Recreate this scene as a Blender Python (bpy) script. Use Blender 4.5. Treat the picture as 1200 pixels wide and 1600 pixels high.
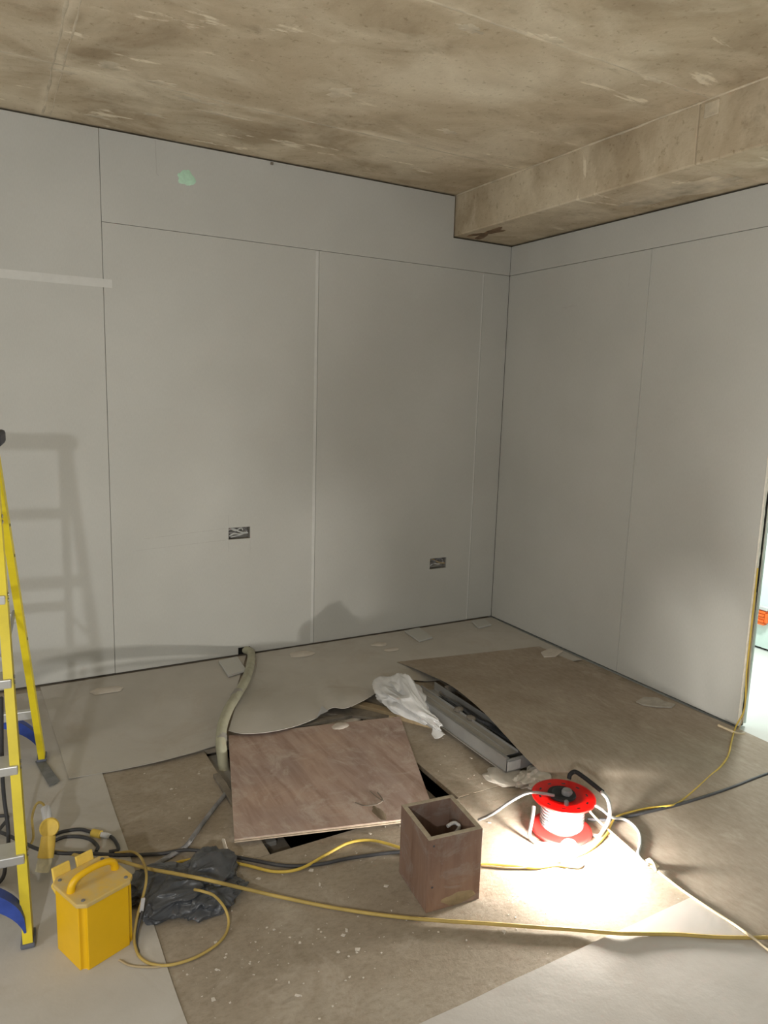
import bpy, bmesh, math, random
from mathutils import Vector, Matrix, noise

# ------------------------------------------------------------------ camera, world, lights, exposure
scene = bpy.context.scene
COL = scene.collection
for o in list(bpy.data.objects):
    bpy.data.objects.remove(o)

cam_d = bpy.data.cameras.new('camera')
cam = bpy.data.objects.new('camera', cam_d)
COL.objects.link(cam)
cam_d.sensor_fit = 'VERTICAL'
cam_d.sensor_height = 36.0
cam_d.lens = 36.0 * 1139.67 / 1600.0
cam_d.clip_start = 0.05
right = Vector((0.8711213569, -0.4901645571, 0.0297705969))
down = Vector((-0.0530323812, -0.1541725033, -0.9866196865))
fwd = Vector((0.4881958091, 0.8578866744, -0.1602975539))
m = Matrix((right, -down, -fwd)).transposed().to_4x4()
m.translation = Vector((-3.23928, -4.06724, 1.59055))
cam.matrix_world = m
scene.camera = cam

world = bpy.data.worlds.new('world')
scene.world = world
world.use_nodes = True
bg = world.node_tree.nodes['Background']
bg.inputs['Color'].default_value = (0.96, 0.975, 0.92, 1)
bg.inputs['Strength'].default_value = 0.30

def point(name, loc, power, radius, color):
    d = bpy.data.lights.new(name, 'POINT')
    d.energy = power
    d.shadow_soft_size = radius
    d.color = color
    o = bpy.data.objects.new(name, d)
    o.location = loc
    COL.objects.link(o)
    return o

point('work_light_behind', (-4.02, -4.75, 1.68), 105, 0.035, (0.98, 0.99, 0.97))
point('fill_light_left', (-5.1, -2.7, 1.0), 48, 0.3, (0.98, 0.985, 0.96))  # soft fill added for falloff from the left, no lamp seen there
point('work_light_next_room', (0.72, -1.62, 1.25), 50, 0.06, (0.97, 1.0, 0.97))
BULB_STRENGTH = 1600.0

vs = scene.view_settings
vs.view_transform = 'Standard'
vs.look = 'None'
vs.exposure = 0.2
vs.gamma = 1.0
vs.use_curve_mapping = False

# ------------------------------------------------------------------ helpers
random.seed(7)

def obj(name, bm, mat, parent=None, smooth=False):
    me = bpy.data.meshes.new(name)
    bmesh.ops.recalc_face_normals(bm, faces=bm.faces)
    bm.to_mesh(me)
    bm.free()
    if smooth:
        for p in me.polygons:
            p.use_smooth = True
        me.set_sharp_from_angle(angle=math.radians(50))
    me.materials.append(mat)
    o = bpy.data.objects.new(name, me)
    COL.objects.link(o)
    if parent is not None:
        o.parent = parent
        o.matrix_parent_inverse = Matrix.Translation(-parent.location)
    return o

def thing(name, label, cat, loc=(0, 0, 0), group=None):
    o = bpy.data.objects.new(name, None)
    o.location = loc
    o.empty_display_size = 0.05
    COL.objects.link(o)
    return tag(o, label, cat, group)

def tag(o, label=None, cat=None, group=None, kind=None):
    if label: o['label'] = label
    if cat: o['category'] = cat
    if group: o['group'] = group
    if kind: o['kind'] = kind
    return o

def box(bm, x0, x1, y0, y1, z0, z1, M=None):
    vs_ = [bm.verts.new(Vector(c) if M is None else M @ Vector(c)) for c in
           ((x0, y0, z0), (x1, y0, z0), (x1, y1, z0), (x0, y1, z0), (x0, y0, z1), (x1, y0, z1), (x1, y1, z1), (x0, y1, z1))]
    for f in ((0, 3, 2, 1), (4, 5, 6, 7), (0, 1, 5, 4), (1, 2, 6, 5), (2, 3, 7, 6), (3, 0, 4, 7)):
        bm.faces.new([vs_[i] for i in f])
    return vs_

def bevel(bm, w, seg=2):
    bmesh.ops.bevel(bm, geom=list(bm.edges), offset=w, segments=seg, affect='EDGES', profile=0.5)

def bbox(x0, x1, y0, y1, z0, z1, w=0.003, M=None, seg=2):
    bm = bmesh.new()
    box(bm, x0, x1, y0, y1, z0, z1)
    bmesh.ops.recalc_face_normals(bm, faces=bm.faces)
    bevel(bm, w, seg)
    if M is not None:
        bm.transform(M)
    return bm

def prism(bm, pts, z0, z1, M=None):
    lo = [bm.verts.new(Vector((x, y, z0)) if M is None else M @ Vector((x, y, z0))) for x, y in pts]
    hi = [bm.verts.new(Vector((x, y, z1)) if M is None else M @ Vector((x, y, z1))) for x, y in pts]
    bm.faces.new(lo[::-1])
    bm.faces.new(hi)
    n = len(pts)
    for i in range(n):
        bm.faces.new((lo[i], lo[(i + 1) % n], hi[(i + 1) % n], hi[i]))

def spline(pts, n=8):
    P = [Vector(p) for p in pts]
    if len(P) < 3:
        return P
    P = [P[0] * 2 - P[1]] + P + [P[-1] * 2 - P[-2]]
    out = []
    for i in range(1, len(P) - 2):
        a, b, c, d = P[i - 1:i + 3]
        for k in range(n):
            t = k / n
            out.append(0.5 * ((2 * b) + (c - a) * t + (2 * a - 5 * b + 4 * c - d) * t * t + (3 * b - a - 3 * c + d) * t ** 3))
    out.append(P[-2])
    return out

def tube(bm, pts, r, sides=8, n=8, closed=False, smooth=True, taper=None):
    P = spline(pts, n) if smooth else [Vector(p) for p in pts]
    rings = []
    up = None
    N = len(P)
    for i, p in enumerate(P):
        t = (P[min(i + 1, N - 1)] - P[max(i - 1, 0)])
        if t.length < 1e-9:
            t = Vector((0, 0, 1))
        t.normalize()
        if up is None:
            up = Vector((0, 0, 1)) if abs(t.z) < 0.9 else Vector((1, 0, 0))
        s = t.cross(up)
        if s.length < 1e-6:
            s = t.cross(Vector((1, 0.3, 0.2)))
        s.normalize()
        up = s.cross(t).normalized()
        rr = r if taper is None else r * taper(i / (N - 1))
        rings.append([bm.verts.new(p + (s * math.cos(a) + up * math.sin(a)) * rr) for a in [2 * math.pi * k / sides for k in range(sides)]])
    for a, b in zip(rings, rings[1:]):
        for k in range(sides):
            bm.faces.new((a[k], a[(k + 1) % sides], b[(k + 1) % sides], b[k]))
    bm.faces.new(rings[0][::-1])
    bm.faces.new(rings[-1])

def lathe(bm, prof, M=None, seg=32):
    rings = []
    for r, z in prof:
        if r < 1e-6:
            v = bm.verts.new(Vector((0, 0, z)) if M is None else M @ Vector((0, 0, z)))
            rings.append([v])
        else:
            rings.append([bm.verts.new((M if M is not None else Matrix.Identity(4)) @ Vector((r * math.cos(2 * math.pi * k / seg), r * math.sin(2 * math.pi * k / seg), z))) for k in range(seg)])
    for a, b in zip(rings, rings[1:]):
        for k in range(seg):
            k2 = (k + 1) % seg
            if len(a) == 1 and len(b) == 1:
                continue
            if len(a) == 1:
                bm.faces.new((a[0], b[k], b[k2]))
            elif len(b) == 1:
                bm.faces.new((a[k], a[k2], b[0]))
            else:
                bm.faces.new((a[k], a[k2], b[k2], b[k]))

def sheet(fn, nu, nv, th):
    """a thin bent sheet with real thickness: fn(u,v) -> top surface point"""
    bm = bmesh.new()
    T = [[bm.verts.new(fn(i / nu, j / nv)) for j in range(nv + 1)] for i in range(nu + 1)]
    B = [[bm.verts.new(T[i][j].co - Vector((0, 0, th))) for j in range(nv + 1)] for i in range(nu + 1)]
    for i in range(nu):
        for j in range(nv):
            bm.faces.new((T[i][j], T[i + 1][j], T[i + 1][j + 1], T[i][j + 1]))
            bm.faces.new((B[i][j], B[i][j + 1], B[i + 1][j + 1], B[i + 1][j]))
    for i in range(nu):
        bm.faces.new((T[i][0], B[i][0], B[i + 1][0], T[i + 1][0]))
        bm.faces.new((T[i][nv], T[i + 1][nv], B[i + 1][nv], B[i][nv]))
    for j in range(nv):
        bm.faces.new((T[0][j], T[0][j + 1], B[0][j + 1], B[0][j]))
        bm.faces.new((T[nu][j], B[nu][j], B[nu][j + 1], T[nu][j + 1]))
    return bm

def lerp(a, b, t):
    return a + (b - a) * t

def poly_at(pts, t):
    """smooth interpolation along a list of 3D points"""
    P = [Vector(p) for p in pts]
    n = len(P) - 1
    f = min(max(t, 0), 1) * n
    i = min(int(f), n - 1)
    k = f - i
    a = P[max(i - 1, 0)]; b = P[i]; c = P[i + 1]; d = P[min(i + 2, n)]
    return 0.5 * ((2 * b) + (c - a) * k + (2 * a - 5 * b + 4 * c - d) * k * k + (3 * b - a - 3 * c + d) * k ** 3)

def sm(t):
    t = min(max(t, 0), 1)
    return t * t * (3 - 2 * t)

def crumple(center, size, rotz, seed, amp=0.35, freq=3.0, sub=5, flat=0.003, squash=None):
    bm = bmesh.new()
    bmesh.ops.create_icosphere(bm, subdivisions=sub, radius=1.0)
    off = Vector((seed * 3.1, seed * 1.7, seed * 2.3))
    R = Matrix.Rotation(rotz, 4, 'Z')
    for v in bm.verts:
        n = v.co.normalized()
        q = n * freq + off
        q = q + noise.noise_vector(q * 0.7) * 0.9
        rid = 1 - 2 * abs(noise.noise(q)) - 0.6 * abs(noise.noise(q * 2.3 + off))
        low = noise.noise(n * 1.3 + off)
        s = 1 + amp * (0.55 * rid - 0.2) + 0.28 * low
        p = Vector((n.x * s * size[0], n.y * s * size[1], n.z * s * size[2] + size[2] * 0.62))
        if squash:
            p = squash(p)
        if p.z < flat:
            p.z = flat + 0.002 * noise.noise(p * 40)
            if p.z < 0.001: p.z = 0.001
        v.co = R @ p + Vector(center)
    return bm

def blob_patch(cx, cy, cz, rx, ry, h, seed, axis='z', n=28, jag=0.28):
    """irregular thin splash of filler"""
    bm = bmesh.new()
    def pt(x, y, z):
        if axis == 'z': return Vector((cx + x, cy + y, cz + z))
        return Vector((cx + x, cz - z, cy + y))
    ring0, ring1 = [], []
    for k in range(n):
        a = 2 * math.pi * k / n
        s = 1 + jag * noise.noise(Vector((math.cos(a) * 1.5 + seed * 5, math.sin(a) * 1.5, seed))) + 0.36 * jag * noise.noise(Vector((math.cos(a) * 5 + seed * 5, math.sin(a) * 5, seed)))
        ring0.append(bm.verts.new(pt(rx * s * math.cos(a), ry * s * math.sin(a), 0)))
        ring1.append(bm.verts.new(pt(rx * s * .86 * math.cos(a), ry * s * .86 * math.sin(a), h)))
    top = bm.verts.new(pt(0, 0, h * 1.15))
    for k in range(n):
        k2 = (k + 1) % n
        bm.faces.new((ring0[k], ring0[k2], ring1[k2], ring1[k]))
        bm.faces.new((ring1[k], ring1[k2], top))
    bm.faces.new(ring0[::-1])
    return bm

# ------------------------------------------------------------------ materials
class NT:
    def __init__(self, name):
        self.m = bpy.data.materials.new(name)
        self.m.use_nodes = True
        self.t = self.m.node_tree
        self.b = self.t.nodes['Principled BSDF']
        self.co = self.t.nodes.new('ShaderNodeTexCoord')
    def n(self, kind, **kw):
        nd = self.t.nodes.new(kind)
        for k, v in kw.items():
            if k in nd.inputs: nd.inputs[k].default_value = v
            else: setattr(nd, k, v)
        return nd
    def l(self, a, b):
        self.t.links.new(a, b)
    def mapped(self, scale=(1, 1, 1), rot=(0, 0, 0), loc=(0, 0, 0)):
        mp = self.n('ShaderNodeMapping')
        mp.inputs['Scale'].default_value = scale
        mp.inputs['Rotation'].default_value = rot
        mp.inputs['Location'].default_value = loc
        self.l(self.co.outputs['Object'], mp.inputs['Vector'])
        return mp.outputs['Vector']
    def noise(self, vec, scale, detail=6, rough=0.6, dist=0.0):
        nd = self.n('ShaderNodeTexNoise')
        nd.inputs['Scale'].default_value = scale
        nd.inputs['Detail'].default_value = detail
        nd.inputs['Roughness'].default_value = rough
        nd.inputs['Distortion'].default_value = dist
        self.l(vec, nd.inputs['Vector'])
        return nd.outputs['Fac']
    def ramp(self, fac, stops):
        r = self.n('ShaderNodeValToRGB')
        e = r.color_ramp.elements
        while len(e) < len(stops): e.new(0.5)
        for i, (p, c) in enumerate(stops):
            e[i].position = p
            e[i].color = (*c, 1) if len(c) == 3 else c
        self.l(fac, r.inputs['Fac'])
        return r.outputs['Color']
    def mix(self, fac, a, b, mode='MIX'):
        x = self.n('ShaderNodeMix', data_type='RGBA', blend_type=mode)
        for val, sock in ((fac, x.inputs[0]), (a, x.inputs[6]), (b, x.inputs[7])):
            if isinstance(val, (int, float)): sock.default_value = val
            elif isinstance(val, tuple): sock.default_value = (*val, 1) if len(val) == 3 else val
            else: self.l(val, sock)
        return x.outputs[2]
    def color(self, c):
        if isinstance(c, tuple): self.b.inputs['Base Color'].default_value = (*c, 1)
        else: self.l(c, self.b.inputs['Base Color'])
    def bump(self, h, strength=0.3, dist=0.01):
        bp = self.n('ShaderNodeBump')
        bp.inputs['Strength'].default_value = strength
        bp.inputs['Distance'].default_value = dist
        self.l(h, bp.inputs['Height'])
        self.l(bp.outputs['Normal'], self.b.inputs['Normal'])
    def rough(self, r, spec=0.3, metal=0.0):
        self.b.inputs['Roughness'].default_value = r
        self.b.inputs['Specular IOR Level'].default_value = spec
        self.b.inputs['Metallic'].default_value = metal

def simple(name, col, rough=0.6, spec=0.3, metal=0.0, var=0.12, scale=14, bump=0.0):
    t = NT(name)
    v = t.mapped()
    f = t.noise(v, scale)
    a = tuple(max(0, c * (1 - var)) for c in col)
    b = tuple(min(1, c * (1 + var)) for c in col)
    t.color(t.ramp(f, [(0.3, a), (0.7, b)]))
    t.rough(rough, spec, metal)
    if bump: t.bump(t.noise(v, scale * 4), bump, 0.003)
    return t.m

def m_board():
    t = NT('plasterboard_paper')
    v = t.mapped()
    c = t.ramp(t.noise(v, 1.3, 4, .55), [(0.3, (0.505, 0.503, 0.475)), (0.7, (0.565, 0.563, 0.535))])
    f = t.ramp(t.noise(t.mapped((60, 60, 8)), 6, 3), [(0.3, (.93, .93, .93)), (.7, (1, 1, 1))])
    sc = t.ramp(t.noise(t.mapped((2, 2, 9), (0, .2, 0)), 3, 8, .7), [(0.66, (0, 0, 0)), (0.80, (0.35, 0.35, 0.35))])
    c = t.mix(1.0, c, f, 'MULTIPLY')
    c = t.mix(sc, c, (0.5, 0.49, 0.45))
    t.color(c); t.rough(0.92, 0.15)
    t.bump(t.noise(v, 90, 3), 0.08, 0.002)
    return t.m

def m_concrete(name='concrete_slab', k=1.0, seams=False):
    t = NT(name)
    v = t.mapped()
    base = t.ramp(t.noise(v, 1.9, 8, .62, .6), [(0.25, (0.23 * k, 0.18 * k, 0.118 * k)), (0.5, (0.365 * k, 0.30 * k, 0.212 * k)), (0.75, (0.48 * k, 0.41 * k, 0.305 * k))])
    blot = t.ramp(t.noise(t.mapped((1, 1.5, 1), (0, 0, .15), (3, 1, 0)), 2.0, 7, .6, .7), [(0.44, (0, 0, 0)), (0.70, (.75, .75, .75))])
    c = t.mix(blot, base, (0.56 * k, 0.50 * k, 0.39 * k))
    patch = t.ramp(t.noise(t.mapped((1, 3.2, 1), (0, 0, -.08), (7, 4, 2)), 2.6, 8, .6, .3), [(0.63, (0, 0, 0)), (0.67, (.7, .7, .7))])
    c = t.mix(patch, c, (0.66 * k, 0.60 * k, 0.48 * k))
    dark = t.ramp(t.noise(t.mapped((1, 1.6, 1), (0, 0, .5), (11, 2, 5)), 5.5, 8, .65, .4), [(0.60, (0, 0, 0)), (0.74, (.5, .5, .5))])
    c = t.mix(dark, c, (0.17 * k, 0.13 * k, 0.085 * k))
    pit = t.ramp(t.noise(v, 34, 5, .7), [(0.32, (.72, .70, .66)), (0.42, (1, 1, 1))])
    c = t.mix(1.0, c, pit, 'MULTIPLY')
    if seams:
        sep = t.n('ShaderNodeSeparateXYZ'); t.l(t.mapped(), sep.inputs[0])
        wv = t.noise(t.mapped((1, 1, 1), (0, 0, 0), (1, 9, 3)), 2.2, 6, .6)
        nz = t.noise(t.mapped((1, 1, 1), (0, 0, 0), (4, 2, 7)), 3.4, 7, .62)
        for ax, pos, wid, st in (('Y', .65, .055, .75), ('Y', 1.86, .05, .65), ('Y', 3.06, .05, .6), ('X', 2.865, .035, .55)):
            a_ = t.n('ShaderNodeMath', operation='ADD'); t.l(sep.outputs[ax], a_.inputs[0]); a_.inputs[1].default_value = pos - .05
            b_ = t.n('ShaderNodeMath', operation='MULTIPLY_ADD'); t.l(wv, b_.inputs[0]); b_.inputs[1].default_value = .10; t.l(a_.outputs[0], b_.inputs[2])
            d_ = t.n('ShaderNodeMath', operation='ABSOLUTE'); t.l(b_.outputs[0], d_.inputs[0])
            rp = t.ramp(d_.outputs[0], [(0.0, (1, 1, 1)), (wid, (0, 0, 0))])
            nr = t.ramp(nz, [(0.42, (0.1, 0.1, 0.1)), (0.62, (1, 1, 1))])
            f_ = t.mix(1.0, rp, nr, 'MULTIPLY')
            f_ = t.mix(1.0, f_, (st, st, st), 'MULTIPLY')
            c = t.mix(f_, c, (0.62 * k, 0.55 * k, 0.435 * k))
    t.color(c); t.rough(0.92, 0.15)
    h = t.mix(0.35, t.noise(v, 7, 8, .65), t.noise(v, 40, 5, .7))
    t.bump(h, 0.55, 0.012)
    return t.m

def m_chip():
    t = NT('chipboard_flooring')
    v = t.mapped()
    base = t.ramp(t.noise(v, 2.2, 8, .65, .5), [(0.28, (0.255, 0.21, 0.158)), (0.5, (0.335, 0.285, 0.225)), (0.74, (0.41, 0.365, 0.305))])
    fl = t.ramp(t.noise(t.mapped((1, 1.7, 1), (0, 0, .6)), 38, 6, .75), [(0.3, (.80, .78, .74)), (0.5, (1, 1, 1)), (0.72, (1.12, 1.11, 1.09))])
    c = t.mix(1.0, base, fl, 'MULTIPLY')
    dust = t.ramp(t.noise(v, 5.5, 10, .72, .6), [(0.52, (0, 0, 0)), (0.70, (.6, .6, .6))])
    c = t.mix(dust, c, (0.50, 0.44, 0.37))
    fleck = t.ramp(t.noise(t.mapped((1, 1, 1), (0, 0, 0), (5, 5, 5)), 55, 3, .6), [(0.70, (0, 0, 0)), (0.74, (.8, .8, .8))])
    c = t.mix(fleck, c, (0.62, 0.57, 0.50))
    t.color(c); t.rough(0.88, 0.2)
    t.bump(t.noise(v, 45, 7, .75), 0.45, 0.004)
    return t.m

def m_hard():
    t = NT('dusty_hardboard')
    v = t.mapped()
    base = t.ramp(t.noise(v, 1.8, 8, .65, .5), [(0.28, (0.30, 0.25, 0.20)), (0.5, (0.375, 0.32, 0.265)), (0.74, (0.44, 0.39, 0.335))])
    fl = t.ramp(t.noise(t.mapped((2.2, .8, 1), (0, 0, .5)), 26, 7, .75), [(0.3, (.80, .78, .74)), (0.7, (1.1, 1.09, 1.07))])
    c = t.mix(1.0, base, fl, 'MULTIPLY')
    dust = t.ramp(t.noise(t.mapped((1.3, .7, 1), (0, 0, .4)), 5.0, 10, .72, .8), [(0.54, (0, 0, 0)), (0.70, (.55, .55, .55))])
    c = t.mix(dust, c, (0.52, 0.46, 0.385))
    t.color(c); t.rough(0.85, 0.25)
    t.bump(t.noise(v, 30, 7, .7), 0.3, 0.003)
    return t.m

def m_lino(name, a, b, brown, seed):
    t = NT(name)
    v = t.mapped((1, 1, 1), (0, 0, 0), (seed, seed * 2, 0))
    c = t.ramp(t.noise(v, 2.0, 7, .6, .4), [(0.3, a), (0.7, b)])
    d = t.ramp(t.noise(v, 3.1, 9, .7, .9), [(0.52, (0, 0, 0)), (0.72, (.7, .7, .7))])
    c = t.mix(d, c, brown)
    s = t.ramp(t.noise(t.mapped((6, 1, 1), (0, 0, 1.1)), 6, 8, .7), [(0.64, (0, 0, 0)), (0.74, (.5, .5, .5))])
    c = t.mix(s, c, (0.56, 0.53, 0.48))
    t.color(c); t.rough(0.8, 0.25)
    t.bump(t.noise(v, 9, 8, .65), 0.25, 0.008)
    return t.m

def m_ply(name='plywood_face', k=1.0, vertical=False, tint=(1, 1, 1)):
    t = NT(name)
    sc = (2.2, 2.2, 16) if vertical else (1.6, 14, 1)
    sc2 = (10, 10, 1.2) if vertical else (9, 1.2, 1)
    v = t.mapped()
    a = [(0.33 * k * tint[0], 0.225 * k * tint[1], 0.18 * k * tint[2]), (0.43 * k * tint[0], 0.315 * k * tint[1], 0.26 * k * tint[2]), (0.49 * k * tint[0], 0.385 * k * tint[1], 0.335 * k * tint[2])]
    c = t.ramp(t.noise(t.mapped(sc2, (0, 0, .03)), 2.6, 7, .6, .5), [(0.3, a[0]), (0.5, a[1]), (0.72, a[2])])
    big = t.ramp(t.noise(v, 2.6, 5, .6, .6), [(0.35, (.86, .86, .9)), (0.65, (1.08, 1.06, 1.04))])
    c = t.mix(1.0, c, big, 'MULTIPLY')
    d = t.ramp(t.noise(t.mapped((1, 1, 1), (0, 0, .7), (2, 3, 1)), 4, 11, .78, 2.2), [(0.50, (0, 0, 0)), (0.66, (.75, .75, .75))])
    c = t.mix(d, c, (0.56 * k, 0.48 * k, 0.43 * k))
    t.color(c); t.rough(0.72, 0.3)
    t.bump(t.noise(t.mapped(sc2), 12, 6), 0.15, 0.002)
    return t.m

def m_emit(name, col, strength):
    m_ = bpy.data.materials.new(name)
    m_.use_nodes = True
    nt = m_.node_tree
    nt.nodes.clear()
    e = nt.nodes.new('ShaderNodeEmission')
    e.inputs['Color'].default_value = (*col, 1)
    e.inputs['Strength'].default_value = strength
    o = nt.nodes.new('ShaderNodeOutputMaterial')
    nt.links.new(e.outputs[0], o.inputs[0])
    return m_

def m_translucent(name, col, fac=0.4, rough=0.35):
    t = NT(name)
    f = t.noise(t.mapped(), 18)
    c = t.ramp(f, [(0.3, tuple(x * .85 for x in col)), (0.7, col)])
    t.color(c); t.rough(rough, 0.45)
    tr = t.n('ShaderNodeBsdfTranslucent')
    t.l(c, tr.inputs['Color'])
    mx = t.n('ShaderNodeMixShader')
    mx.inputs[0].default_value = fac
    out = t.t.nodes['Material Output']
    t.l(t.b.outputs[0], mx.inputs[1]); t.l(tr.outputs[0], mx.inputs[2])
    t.l(mx.outputs[0], out.inputs['Surface'])
    return t.m

M = {}
M['board'] = m_board()
M['board_edge'] = simple('plasterboard_edge', (0.78, 0.74, 0.66), 0.95, 0.1, var=.12, scale=40, bump=.4)  # pale tone raised to stand in for light on the wall end
M['board_green'] = simple('pale_green_board', (0.62, 0.72, 0.68), 0.9, 0.15, var=.04, scale=2)
M['tape'] = simple('paper_joint_tape', (0.62, 0.618, 0.595), 0.9, 0.15, var=.05)
M['filler'] = simple('joint_filler', (0.60, 0.55, 0.49), 0.95, 0.1, var=.08, scale=25, bump=.3)
M['filler_ply'] = simple('pale_filler', (0.60, 0.54, 0.49), 0.95, 0.1, var=.08, scale=25, bump=.3)
M['galv_offcut'] = simple('grubby_offcut', (0.42, 0.39, 0.345), 0.95, 0.1, var=.15, scale=30)
M['mint'] = simple('mint_green_filler', (0.50, 0.74, 0.58), 0.95, 0.1, var=.10, scale=40)
M['pencil'] = simple('pencil_line', (0.46, 0.45, 0.43), 0.9, 0.1)
M['concrete'] = m_concrete('concrete_slab', 1.3, True)
M['concrete_beam'] = m_concrete('concrete_beam', 1.28)
M['laitance'] = simple('cement_ridge', (0.54, 0.47, 0.36), 0.95, 0.1, var=.3, scale=9, bump=.4)
M['stain'] = simple('brown_stain', (0.20, 0.135, 0.085), 0.9, 0.15, var=.4, scale=16)
M['black'] = simple('void_shade', (0.012, 0.012, 0.012), 0.95, 0.1)  # near-black paint for the shade in floor hole and wall notch
M['stud'] = simple('dark_framing', (0.03, 0.027, 0.024), 0.95, 0.1)
M['chip'] = m_chip()
M['hard'] = m_hard()
M['hard_edge'] = simple('hardboard_edge', (0.20, 0.155, 0.11), 0.9, 0.1)
M['lino'] = m_lino('grey_floor_covering', (0.45, 0.425, 0.385), (0.53, 0.505, 0.465), (0.42, 0.365, 0.31), 1.0)
M['lino_left'] = m_lino('grey_floor_paper', (0.44, 0.415, 0.375), (0.52, 0.495, 0.46), (0.40, 0.36, 0.31), 4.0)
M['lino_right'] = m_lino('pale_floor_paper', (0.47, 0.44, 0.41), (0.545, 0.515, 0.49), (0.46, 0.41, 0.37), 8.0)
M['pale_floor'] = m_lino('pale_grey_floor', (0.62, 0.63, 0.61), (0.70, 0.71, 0.69), (0.60, 0.60, 0.57), 5.0)
M['ply'] = m_ply()
M['ply_box'] = m_ply('brown_plywood', 0.48, True, (1.05, .90, .80))
M['ply_edge'] = simple('plywood_edge', (0.52, 0.42, 0.32), 0.85, 0.2, var=.2, scale=60)
M['box_edge'] = simple('sawn_ply_edge', (0.42, 0.36, 0.28), 0.85, 0.2, var=.15, scale=50)
M['timber'] = simple('old_timber', (0.28, 0.215, 0.13), 0.85, 0.2, var=.35, scale=9, bump=.3)
M['timber_dark'] = simple('dusty_dark_timber', (0.19, 0.165, 0.135), 0.85, 0.2, var=.35, scale=12, bump=.3)
M['galv'] = simple('galvanised_steel', (0.37, 0.37, 0.37), 0.5, 0.5, 0.35, var=.10, scale=6)
M['galv_dusty'] = simple('dusty_steel', (0.30, 0.285, 0.26), 0.7, 0.35, 0.1, var=.15, scale=8)
M['steel'] = simple('zinc_steel', (0.42, 0.42, 0.42), 0.4, 0.5, 0.8)
M['alu'] = simple('aluminium', (0.58, 0.58, 0.57), 0.42, 0.5, 0.6, var=.08)
M['yellow_grp'] = simple('yellow_fibreglass', (0.72, 0.58, 0.02), 0.45, 0.4, var=.10, scale=9)
M['blue'] = simple('blue_plastic', (0.035, 0.075, 0.36), 0.45, 0.4, var=.25, scale=18)
M['darkplastic'] = simple('dark_rubber', (0.06, 0.06, 0.07), 0.7, 0.3)
M['footgrey'] = simple('grey_blue_rubber', (0.13, 0.14, 0.18), 0.7, 0.3)
M['yellow_box'] = simple('yellow_plastic', (0.80, 0.47, 0.005), 0.42, 0.45, var=.05, scale=6)
def m_dustyyellow():
    t = NT('dusty_yellow_plastic')
    f = t.ramp(t.noise(t.mapped(), 14, 8, .7), [(0.35, (0, 0, 0)), (0.6, (1, 1, 1))])
    t.color(t.mix(f, (0.66, 0.43, 0.07), (0.55, 0.42, 0.19))); t.rough(0.75, 0.25)
    return t.m
M['yellow_dusty'] = m_dustyyellow()
M['yellow_plug'] = simple('yellow_connector', (0.80, 0.56, 0.11), 0.55, 0.35, var=.10, scale=30)
M['grey_clear'] = simple('clear_grey_collar', (0.60, 0.60, 0.62), 0.35, 0.5)
M['cream'] = simple('cream_plastic', (0.66, 0.60, 0.42), 0.6, 0.3, var=.2, scale=40)
M['cable_black'] = simple('black_cable', (0.05, 0.05, 0.055), 0.5, 0.4, var=.3)
M['cable_grey'] = simple('dusty_grey_cable', (0.22, 0.215, 0.22), 0.6, 0.35, var=.35, scale=20)
M['cable_yellow'] = simple('yellow_cable', (0.62, 0.44, 0.08), 0.55, 0.35, var=.2, scale=12)
M['cable_dustyyellow'] = simple('dusty_yellow_cable', (0.46, 0.335, 0.105), 0.6, 0.3, var=.18, scale=10)
M['cable_cream'] = simple('cream_cable', (0.62, 0.52, 0.36), 0.6, 0.3, var=.12)
M['cable_white'] = simple('white_cable', (0.55, 0.55, 0.55), 0.5, 0.4, var=.10)
M['cable_coil'] = simple('darkened_white_cable', (0.17, 0.17, 0.175), 0.55, 0.3, var=.15, scale=60)  # white cable, colour darkened to hold back the bulb's glare
M['cable_tan'] = simple('tan_cable', (0.42, 0.33, 0.20), 0.6, 0.3, var=.12)
M['hose'] = simple('grey_green_conduit', (0.36, 0.35, 0.26), 0.6, 0.3, var=.2, scale=10, bump=.2)
M['binbag'] = simple('black_polythene', (0.075, 0.08, 0.09), 0.36, 0.5, var=.35, scale=14)
M['whitebag'] = m_translucent('white_polythene', (0.80, 0.80, 0.80), 0.25, 0.35)
M['film'] = m_translucent('dusty_clear_film', (0.56, 0.52, 0.46), 0.15, 0.4)
M['red'] = m_translucent('red_plastic', (0.72, 0.035, 0.03), 0.35, 0.3)
M['foam'] = simple('black_grip', (0.02, 0.02, 0.022), 0.6, 0.3)
M['rag'] = simple('grey_felt', (0.22, 0.20, 0.175), 0.95, 0.1, var=.2, scale=30, bump=.3)
M['bulb'] = m_emit('lit_bulb_glass', (1.0, 0.95, 0.86), BULB_STRENGTH)
M['white_base'] = simple('white_lampholder', (0.72, 0.70, 0.65), 0.5, 0.4)
M['orange'] = simple('orange_plastic', (0.85, 0.16, 0.03), 0.5, 0.4)
M['chipstuff'] = simple('plaster_crumbs', (0.62, 0.57, 0.51), 0.95, 0.1)
M['chrome_wire'] = simple('bare_foil_wire', (0.66, 0.68, 0.68), 0.35, 0.5, 0.35)
M['greytape'] = simple('grey_tape', (0.17, 0.175, 0.18), 0.7, 0.3, var=.2, scale=30)

def S(name, bm, mat, parent=None, smooth=False):
    o = obj(name, bm, mat, parent, smooth)
    if parent is None: o['kind'] = 'structure'
    return o

# ------------------------------------------------------------------ the setting
ZC, ZB, XB = 2.851, 2.60, -0.462           # slab, beam underside, beam face
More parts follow.
